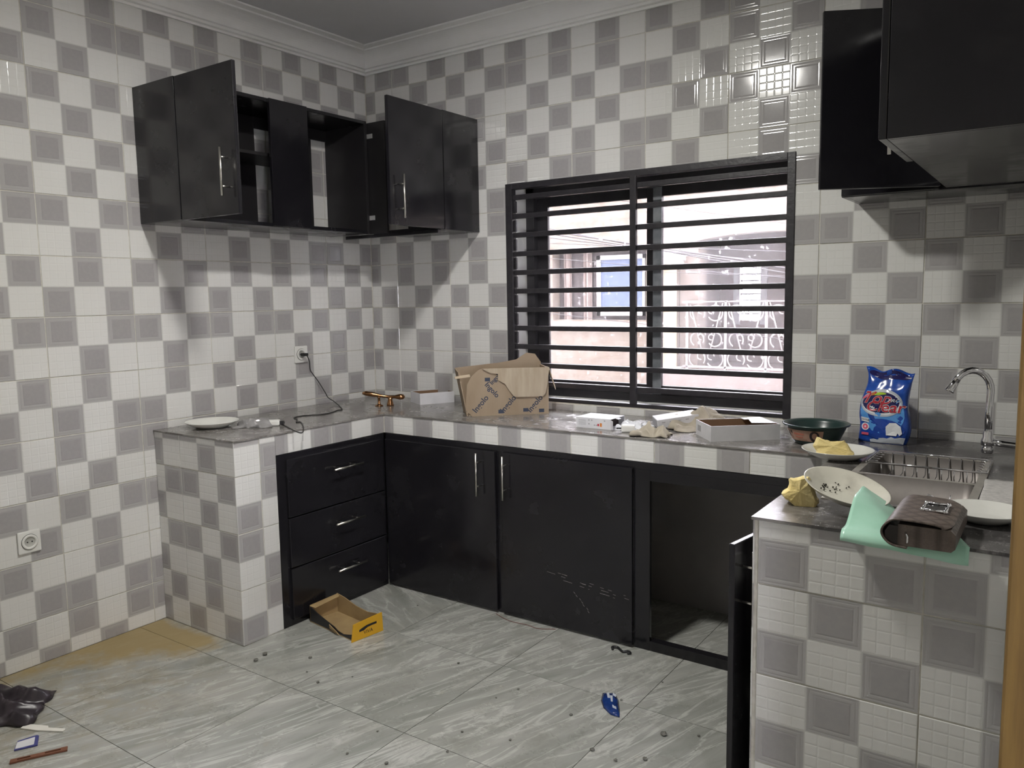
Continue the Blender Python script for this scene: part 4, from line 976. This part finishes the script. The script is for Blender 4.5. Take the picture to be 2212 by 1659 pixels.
mb = MB(); mb.tube([(PX0+.05, PYf-.006, PZ1-.004), (PX0+.058, PYf+.008, PZ1+.006), (PX0+.07, PYf+.004, PZ1+.002)], .0018, 6).tube([(PX0+.105, PYf-.002, PZ1-.004), (PX0+.108, PYf+.006, PZ1+.010)], .0015, 6); mb.build('chain_ring', CHROME, pu)

# ================================================================== THINGS ON THE FLOOR
# yellow and black box, torn open
yb = thing('yellow_box', 'torn open yellow and black cardboard box on the floor by the drawers', 'box', (.71, -1.02, 0))
YEL = mat('yellow_card_print', (.62, .34, .015), .5); BLKC = mat('black_card_print', (.016, .015, .015), .5); TAN = noisy('tan_card_inside', (.36, .255, .12), (.28, .19, .09), 10, .85)
Mo = Matrix.Translation((.622, -1.115, .001)) @ Matrix.Rotation(math.radians(-8.), 4, 'Z')
def yb_(): m_ = MB(); m_.xf = Mo; return m_
bl, bd, bh, w = .335, .155, .075, .004
yb_().box(0, 0, 0, bl, bd, w).build('base', TAN, yb)
yb_().prism([(0, w), (bl, w), (bl, bh), (.30, bh-.002), (.24, bh-.012), (.15, bh-.006), (.06, bh+.012), (0, bh+.018)], bd-w, bd, 'xzy').build('back_wall', TAN, yb)
yb_().prism([(0, w), (bl, w), (bl, .03), (.26, .012), (.22, .016), (.19, .028), (.13, .040), (.06, .056), (0, bh)], 0, w, 'xzy').build('front_wall', BLKC, yb)
yb_().prism([(0, w), (bd, w), (bd, bh+.016), (0, bh+.004)], 0, w, 'yzx').build('end_wall', TAN, yb)
m_ = yb_(); m_.quad((.0, 0, bh), (.0, bd, bh+.014), (.03, bd-.01, bh+.012), (.03, .012, bh-.006)); solid(m_.build('end_flap', TAN, yb), .003)
ew = yb_().prism([(-.012, .0), (bd+.006, 0), (bd+.002, bh+.012), (.0, bh+.002)], bl, bl+w, 'yzx').build('end_panel', YEL, yb)
m_ = yb_(); m_.prism([(.03, .035), (.055, .036), (.075, .044), (.10, .046), (.125, .046), (.125, .056), (.095, .056), (.07, .055), (.045, .049), (.03, .044)], bl+w, bl+w+.0007, 'yzx')
vv, ff = text_geo('VIVA', .024); m_.add([(bl+w+.0008, .078+p.x, .025+p.y) for p in vv], ff); m_.build('printed_mark', BLKC, ew)
m_ = yb_(); m_.quad((.16, -.001, .012), (.235, -.004, .004), (.225, -.012, .020), (.16, -.004, .032)); solid(m_.build('torn_flap', TAN, yb), .003)
# blue sachet
sa = MB(); sa.csm = True; outl = [(2.082, -.972), (2.120, -.945), (2.155, -.985), (2.190, -1.045), (2.215, -1.094), (2.180, -1.095), (2.135, -1.066), (2.103, -1.025)]
ccx = sum(p[0] for p in outl)/8; ccy = sum(p[1] for p in outl)/8
rings = []
for s_, z in ((1., .002), (.8, .008), (.45, .013), (.02, .012)): rings.append([sa.V((ccx+(x-ccx)*s_, ccy+(y-ccy)*s_, z+.003*noise.noise(Vector((x*40, y*40, s_*3))))) for x, y in outl])
for A, B in zip(rings, rings[1:]):
    for k in range(8): sa.F((A[k], A[(k+1) % 8], B[(k+1) % 8], B[k]))
sa.F(rings[0][::-1]); sa.F(rings[-1])
st = thing('sachet', 'empty blue plastic sachet lying on the floor tiles', 'wrapper', (ccx, ccy, 0))
sb = sa.build('sachet_body', noisy('blue_sachet_film', (.012, .045, .20), (.008, .022, .11), 30, .2), st)
mb = MB(); mb.prism([(2.105, -.985), (2.112, -.978), (2.132, -1.008), (2.124, -1.012)], .013, .0145).prism([(2.124, -.968), (2.142, -.978), (2.147, -.992), (2.130, -.985)], .013, .0145).prism([(2.125, -.995), (2.134, -.992), (2.154, -1.03), (2.148, -1.032)], .0142, .0156).prism([(2.160, -1.045), (2.180, -1.052), (2.188, -1.066), (2.170, -1.062)], .011, .0125)
mb.build('white_print', SILV, sb)
# black strap, red wire
mb = MB(); mb.tube(smooth([Vector(p) for p in ((1.945, -.628, .006), (1.935, -.612, .008), (1.953, -.600, .006), (1.972, -.612, .004), (1.99, -.622, .004), (2.005, -.612, .006), (2.022, -.618, .006), (2.012, -.628, .006))]), .0055, 6); tag(mb.build('black_strap', BLKP, loc=(1.98, -.615, 0)), 'short black strap dropped in front of the base unit', 'strap')
mb = MB(); mb.tube(smooth([Vector(p) for p in ((1.30, -.575, .002), (1.36, -.60, .002), (1.42, -.612, .002), (1.50, -.605, .002), (1.56, -.612, .002), (1.63, -.575, .002))]), .0013, 5); tag(mb.build('thin_wire', mat('dull_red_wire', (.17, .06, .05), .6), loc=(1.46, -.59, 0)), 'thin dull red wire along the foot of the base unit', 'wire')
# black nylon bag at the left
crumple('black_nylon_bag', noisy('black_nylon', (.018, .013, .018), (.04, .03, .038), 14, .34), 'crumpled black nylon bag on the floor by the left wall', 'bag', (.235, -2.325, .0), .42, .26, .085, 3.7, .72, 2.6, n=40, thick=.001, peak=(.35, .6, .035, .03))
mb = MB(); mb.prism([tuple(at(x/8.776, 1470+y/8.776, 'z', .004)[:2]) for x, y in ((390, 905), (490, 825), (915, 860), (920, 895), (1235, 915), (1195, 965), (700, 945))], .001, .005); tag(mb.build('white_offcut', mat('white_card', (.68, .66, .60), .7), loc=(.54, -2.27, 0)), 'narrow white card offcut next to the black nylon bag', 'offcut')
kt = thing('card', 'blue edged white card lying on the floor', 'card', (.60, -2.34, 0))
fpx = lambda L_: [tuple(at(x/8.776, 1470+y/8.776, 'z', .004)[:2]) for x, y in L_]
MB().prism(fpx([(265, 1325), (335, 1150), (700, 1035), (738, 1045), (712, 1222), (640, 1240)]), .001, .005).build('blue_cover', mat('blue_card', (.045, .05, .20), .5), kt)
MB().prism(fpx([(285, 1308), (330, 1180), (668, 1078), (642, 1218)]), .0052, .0062).build('white_face', WBOX, kt)
stp = lambda x, y: at(x/8.776, 1470+y/8.776, 'z', .004)
a = stp(190, 1540); b = stp(1280, 1290); dd_ = (b-a); dn = Vector((-dd_.y, dd_.x, 0)).normalized()
sk_ = MB()
def stick_seg(t0, t1, o0, o1):
    p = [a+dd_*t0+dn*o0, a+dd_*t1+dn*o0, a+dd_*t1+dn*o1, a+dd_*t0+dn*o1]; sk_.prism([(q_.x, q_.y) for q_ in p], .001, .007)
stick_seg(0, .12, -.013, .009); stick_seg(.35, .60, -.011, .009); stick_seg(.88, 1., -.012, .012); stick_seg(.12, .35, .004, .009); stick_seg(.12, .35, -.011, -.005); stick_seg(.60, .88, .004, .010); stick_seg(.60, .88, -.011, -.004)
tag(sk_.build('slotted_strip', mat('rust_brown_plastic', (.16, .060, .030), .55), loc=((a.x+b.x)/2, (a.y+b.y)/2, 0)), 'rust brown slotted strip lying on the floor', 'strip')
# pebbles and crumbs of mortar
PEB = noisy('mortar_grit', (.17, .165, .145), (.10, .10, .09), 60, .95)
ft = lambda x, y: at(550+x/3.95, 1239+y/3.95, 'z', 0.)
spots = [(90, 695, 7.), (10, 745, 6), (475, 722, 4.5), (540, 932, 4.), (445, 842, 2.5), (1740, 768, 3.5), (2060, 1063, 2.5), (1770, 1355, 3.), (790, 1540, 3.), (1125, 1625, 4.), (1645, 1525, 3.), (2180, 1425, 3.), (1390, 275, 2.5), (1050, 1350, 2.5), (835, 885, 2.2), (2880, 1510, 5.), (3080, 1600, 4.), (3330, 1590, 5.), (3790, 1390, 3.), (3490, 1380, 7.), (3130, 1085, 3.), (2700, 1210, 4.), (3480, 930, 2.5), (2250, 990, 3.)]
CRL = {(90, 695): 'largest grey mortar crumb on the floor beside the tiled pier', (10, 745): 'grey mortar crumb lying next to the largest one by the pier', (475, 722): 'dark mortar crumb on the floor in front of the yellow box', (540, 932): 'flat mortar crumb on the joint side of the tile before the yellow box', (3130, 1085): 'tiny crumb of mortar touching the blue sachet', (2700, 1210): 'pale crumb of mortar near the blue sachet on the same tile', (1390, 275): 'tiny mortar crumb in the inner corner of the base units'}
for (x, y, r) in spots:
    p = ft(x, y); bm = bmesh.new(); bmesh.ops.create_icosphere(bm, subdivisions=2, radius=r*.0016)
    for v in bm.verts: v.co *= 1+.45*noise.noise(v.co*260+Vector((x, y, 0))); v.co.z *= .55
    mn = min(v.co.z for v in bm.verts)
    for v in bm.verts: v.co.z -= mn
    mb = MB(); mb.bm(bm); bm.free(); o = mb.build('mortar_crumb', PEB, loc=(0, 0, 0)); o.location = (p.x, p.y, 0); tag(o, CRL.get((x, y), 'small grey crumb of mortar on the floor'), 'debris', 'mortar crumbs on the floor')

# ================================================================== OUTSIDE
FY = 6.5
def fp(x, y, Y=FY): return at(x, y, 'y', Y)
def make_facade():
    m = mat('facade_tile_cladding', (.7, .6, .5), .7); g = N(m); P = g.pos()
    sp = g.n('ShaderNodeSeparateXYZ'); g.link(P, sp.inputs[0]); cv = g.n('ShaderNodeCombineXYZ'); g.link(sp.outputs[0], cv.inputs[0]); g.link(sp.outputs[2], cv.inputs[1])
    br_ = g.n('ShaderNodeTexBrick'); g.link(cv.outputs[0], br_.inputs['Vector']); br_.inputs['Scale'].default_value = 1.; br_.inputs['Brick Width'].default_value = .4; br_.inputs['Row Height'].default_value = .25; br_.inputs['Mortar Size'].default_value = .004; br_.offset = 0
    br_.inputs['Color1'].default_value = (.165, .140, .118, 1); br_.inputs['Color2'].default_value = (.19, .165, .145, 1); br_.inputs['Mortar'].default_value = (.125, .105, .09, 1)
    f = g.ramp(g.noise(P, 13, 4), [(.45, 0.), (.62, .6)]); g.link(g.mix(f, br_.outputs[0], (.12, .085, .062)), g.b.inputs['Base Color']); return m
FAC = make_facade(); BALW = noisy('pinkish_balcony_render', (.15, .115, .105), (.125, .095, .085), 3, .85); CREAM = noisy('cream_column', (.30, .24, .15), (.27, .21, .13), 8, .7, stretch=(9, 9, .4))
TRIMW = mat('white_trim', (.42, .41, .42), .6); RAILM = mat('grey_wrought_iron', (.30, .28, .28), .5)
bd_ = thing('apartment_building', 'pale tiled building across the alley seen through the window', 'building', (1., FY, -3.))
oTL, oBR = fp(1193, 545), fp(1396, 692); aL = fp(1468, 535); aT = fp(1650, 500); aB = fp(1480, 800)
hw = (aT.x-aL.x); ZA = aL.z; ZT = aT.z; ZB = aB.z; aR = aT.x+hw
mb = MB(); y0, y1 = FY, FY+.22; zlo, zhi = -3., 3.45; xl, xr = -14., 16.
mb.box(xl, y0, zlo, oTL.x, y1, zhi).box(oTL.x, y0, zlo, oBR.x, y1, oBR.z).box(oTL.x, y0, oTL.z, oBR.x, y1, zhi).box(oBR.x, y0, zlo, aL.x, y1, zhi).box(aR, y0, zlo, xr, y1, zhi).box(aL.x, y0, zlo, aR, y1, ZB)
n = 16
arc = [(aL.x+2*hw*k/n, ZA+(ZT-ZA)*math.sin(math.pi*k/n)**.6) for k in range(n+1)]
for (xa, za), (xb, zb) in zip(arc, arc[1:]): mb.prism([(xa, za), (xb, zb), (xb, zhi), (xa, zhi)], y0, y1, 'xzy')
mb.build('facade_wall', FAC, bd_)
# its window: dark opening with curtain on the left, white sash with blue glass
wn = MB(); wn.box(oTL.x-.04, FY-.05, oBR.z-.09, oBR.x+.05, FY+.02, oBR.z-.02).build('window_sill', mat('pink_sill', (.30, .22, .20), .7), bd_)
wi = MB().box(oTL.x, FY+.20, oBR.z, oBR.x, FY+.21, oTL.z).build('window', mat('window_gloom', (.06, .05, .053), .5), bd_)
mb = MB(); cxs = [oTL.x+.10+.62*k/24 for k in range(25)]
for k in range(24):
    if 4 < k < 13 or k > 17: continue
    mb.quad((cxs[k], FY+.16+.03*math.sin(k*1.9), oBR.z), (cxs[k+1], FY+.16+.03*math.sin((k+1)*1.9), oBR.z), (cxs[k+1], FY+.16+.03*math.sin((k+1)*1.9), oTL.z), (cxs[k], FY+.16+.03*math.sin(k*1.9), oTL.z))
solid(mb.build('curtain', noisy('faded_curtain', (.22, .18, .175), (.28, .23, .22), 6, .9), wi), .004)
q0 = fp(1290, 553, FY+.10); q1 = fp(1394, 682, FY+.10)
mb = MB(); fwid = .06
mb.box(q0.x, FY+.08, q1.z, q0.x+fwid, FY+.13, q0.z).box(q1.x-fwid*.6, FY+.08, q1.z, q1.x, FY+.13, q0.z).box(q0.x, FY+.08, q1.z, q1.x, FY+.13, q1.z+fwid).box(q0.x, FY+.08, q0.z-fwid, q1.x, FY+.13, q0.z)
sh = mb.build('white_sash', TRIMW, wi); MB().box(q0.x+fwid, FY+.10, q1.z+fwid, q1.x-fwid*.6, FY+.105, q0.z-fwid).build('blue_pane', mat('blue_glass', (.085, .115, .20), .25), sh)
# recessed balcony
BYk = FY+1.5
g0 = fp(1600, 578, BYk); g1_ = fp(1643, 692, BYk)
mb = MB(); mb.box(aL.x-.1, BYk, ZB-.1, g0.x, BYk+.1, ZT+.3).box(g1_.x, BYk, ZB-.1, aR+.1, BYk+.1, ZT+.3).box(g0.x, BYk, ZB-.1, g1_.x, BYk+.1, g1_.z).box(g0.x, BYk, g0.z, g1_.x, BYk+.1, ZT+.3)
mb.box(aL.x-.1, FY+.22, ZB-.1, aL.x, BYk, ZT+.3).box(aR, FY+.22, ZB-.1, aR+.1, BYk, ZT+.3).box(aL.x, FY+.22, ZT+.1, aR, BYk, ZT+.2).box(aL.x, FY, ZB-.12, aR, BYk, ZB+.005)
mb.build('balcony_walls', BALW, bd_)
mb = MB()
for k in range(1, 8): z = g1_.z+(g0.z-g1_.z)*k/8; mb.box(g0.x, BYk+.02, z-.012, g1_.x, BYk+.05, z+.012)
mb.box(g0.x-.09, BYk-.03, g1_.z-.06, g0.x, BYk, g0.z+.06).box(g1_.x, BYk-.03, g1_.z-.06, g1_.x+.09, BYk, g0.z+.06)
mb.build('balcony_window_bars', mat('grey_shutter', (.30, .31, .33), .5), bd_)
# column and pilaster
c0, c1, c2 = fp(1431, 620), fp(1469, 620), fp(1508, 620); zc = fp(1440, 572).z; zt_ = fp(1440, 545).z
mb = MB(); rc_ = (c1.x-c0.x)/2
mb.lathe([(rc_, ZB), (rc_*.96, zc)], ((c0.x+c1.x)/2, FY-.12, 0), 24); col_ = mb.build('column', CREAM, bd_)
mb = MB(); mb.box(c0.x-.06, FY-.35, zc+.10, c1.x+.10, FY, zt_).box(c0.x-.03, FY-.31, zc, c1.x+.05, FY, zc+.05).box(c0.x-.045, FY-.33, zc+.05, c1.x+.08, FY, zc+.10).box(c0.x-.05, FY-.33, ZB-.02, c1.x+.05, FY, ZB+.05); mb.build('capital', TRIMW, col_)
MB().box(c1.x, FY+.0, ZB, c2.x, FY+.3, ZA+.05).build('pilaster', FAC, bd_)
MB().box(c0.x-.08, FY-.40, ZB-.16, aR+.1, FY, ZB-.0).build('balcony_slab', noisy('slab_render', (.17, .14, .125), (.14, .115, .105), 4, .8), bd_)
rl = MB(); ry = FY-.06; rt_z = fp(1480, 650, ry).z; rx0_, rx1_ = fp(1475, 700, ry).x, aR
rl.box(rx0_, ry-.02, rt_z-.03, rx0_+.28, ry+.02, rt_z).box(rx0_, ry-.012, rt_z-.02, rx1_, ry+.012, rt_z-.005).box(rx0_, ry-.012, ZB+.05, rx1_, ry+.012, ZB+.075)
k = 0; xx = rx0_+.06
while xx < rx1_: rl.box(xx-.014, ry-.012, ZB, xx+.014, ry+.012, rt_z); xx += .52
ro = rl.build('railing', RAILM, bd_)
mb = MB(); hh = rt_z-ZB; xx = rx0_+.06
def arc3(cx, cz, r, a0, a1, n_=14): return [(cx+r*math.cos(a0+(a1-a0)*i/n_), ry, cz+r*math.sin(a0+(a1-a0)*i/n_)) for i in range(n_+1)]
while xx < rx1_-.3:
    xc = xx+.26
    for s_ in (-1, 1):
        for cz, rr in ((ZB+.17, .11), (ZB+.42, .09), (rt_z-.16, .10)): mb.tube(arc3(xc+s_*.12, cz, rr, -2.6 if s_ > 0 else -.6, 2.2 if s_ > 0 else 4.2), .009, 6); mb.tube(arc3(xc+s_*.07, cz+.03, rr*.4, 0, 5), .008, 6)
        mb.tube([(xc+s_*.22, ry, rt_z-.03), (xc+s_*.05, ry, ZB+.25)], .009, 6)
    xx += .52
mb.build('scrolls', RAILM, ro)
struct('wall_sky_block', MB().box(-14, .16, 3.1, 16, .42, 12.5).box(-14, .26, -3., -.23, .42, 3.1).box(RX+.25, .26, -3., 16, .42, 3.1).box(-.23, .3, -3., RX+.25, .42, -.05), noisy('outer_render', (.30, .28, .26), (.26, .24, .22), 2, .9))  # unseen tall outer wall, added to keep sky light off the facade
struct('ground_outside', MB().box(-14, .42, -3.1, 16, 12, -3.), noisy('alley_concrete', (.28, .265, .25), (.24, .225, .21), 2, .9))
# overhead cables
CAB = mat('black_cable', (.05, .045, .05), .6)
NC = [0]
def cable(p, q_, sag, r=.006):
    NC[0] += 1
    a, b = fp(*p, 4.2), fp(*q_, 4.2); d = b-a; a2, b2 = a-d*1.2, b+d*1.2
    a2.y = b2.y = 4.2; a2, b2 = a+(d*((-5.94-a.x)/d.x)), a+(d*((7.94-a.x)/d.x))
    pts = [a2+(b2-a2)*k/24+Vector((0, 0, -sag*4*(k/24)*(1-k/24)+sag*.95)) for k in range(25)]
    tag(MB().tube([p_+Vector((0, NC[0]*.07-.3, 0)) for p_ in pts], r, 5).build('overhead_cable', CAB, loc=tuple(pts[12])), 'thin black overhead cable strung across the alley', 'cable', 'cables over the alley')
for p, q_, sg, r in (((1185, 505), (1470, 545), .12, .007), ((1185, 500), (1470, 540), .16, .007), ((1200, 498), (1480, 548), .2, .006), ((1185, 526), (1460, 535), .05, .004), ((1430, 535), (1710, 575), .10, .006), ((1430, 540), (1710, 568), .14, .006), ((1200, 560), (1700, 600), .04, .004), ((1185, 682), (1400, 705), .08, .004), ((1330, 430), (1700, 480), .03, .0035), ((1420, 587), (1700, 595), .06, .003)): cable(p, q_, sg, r)

for px in (-6.04, 8.04):
    up_ = thing('utility_pole', 'concrete utility pole carrying the alley cables, '+('at the far left end' if px < 0 else 'at the far right end'), 'pole', (px, 4.2, -3.))
    MB().tube([(px, 4.2, -3.), (px, 4.2, 4.2)], [.11, .08], 14).build('shaft', MATS['alley_concrete'], up_)
    MB().box(px-.05, 3.9, 3.6, px+.05, 4.5, 3.68).build('cross_arm', MATS['alley_concrete'], up_)
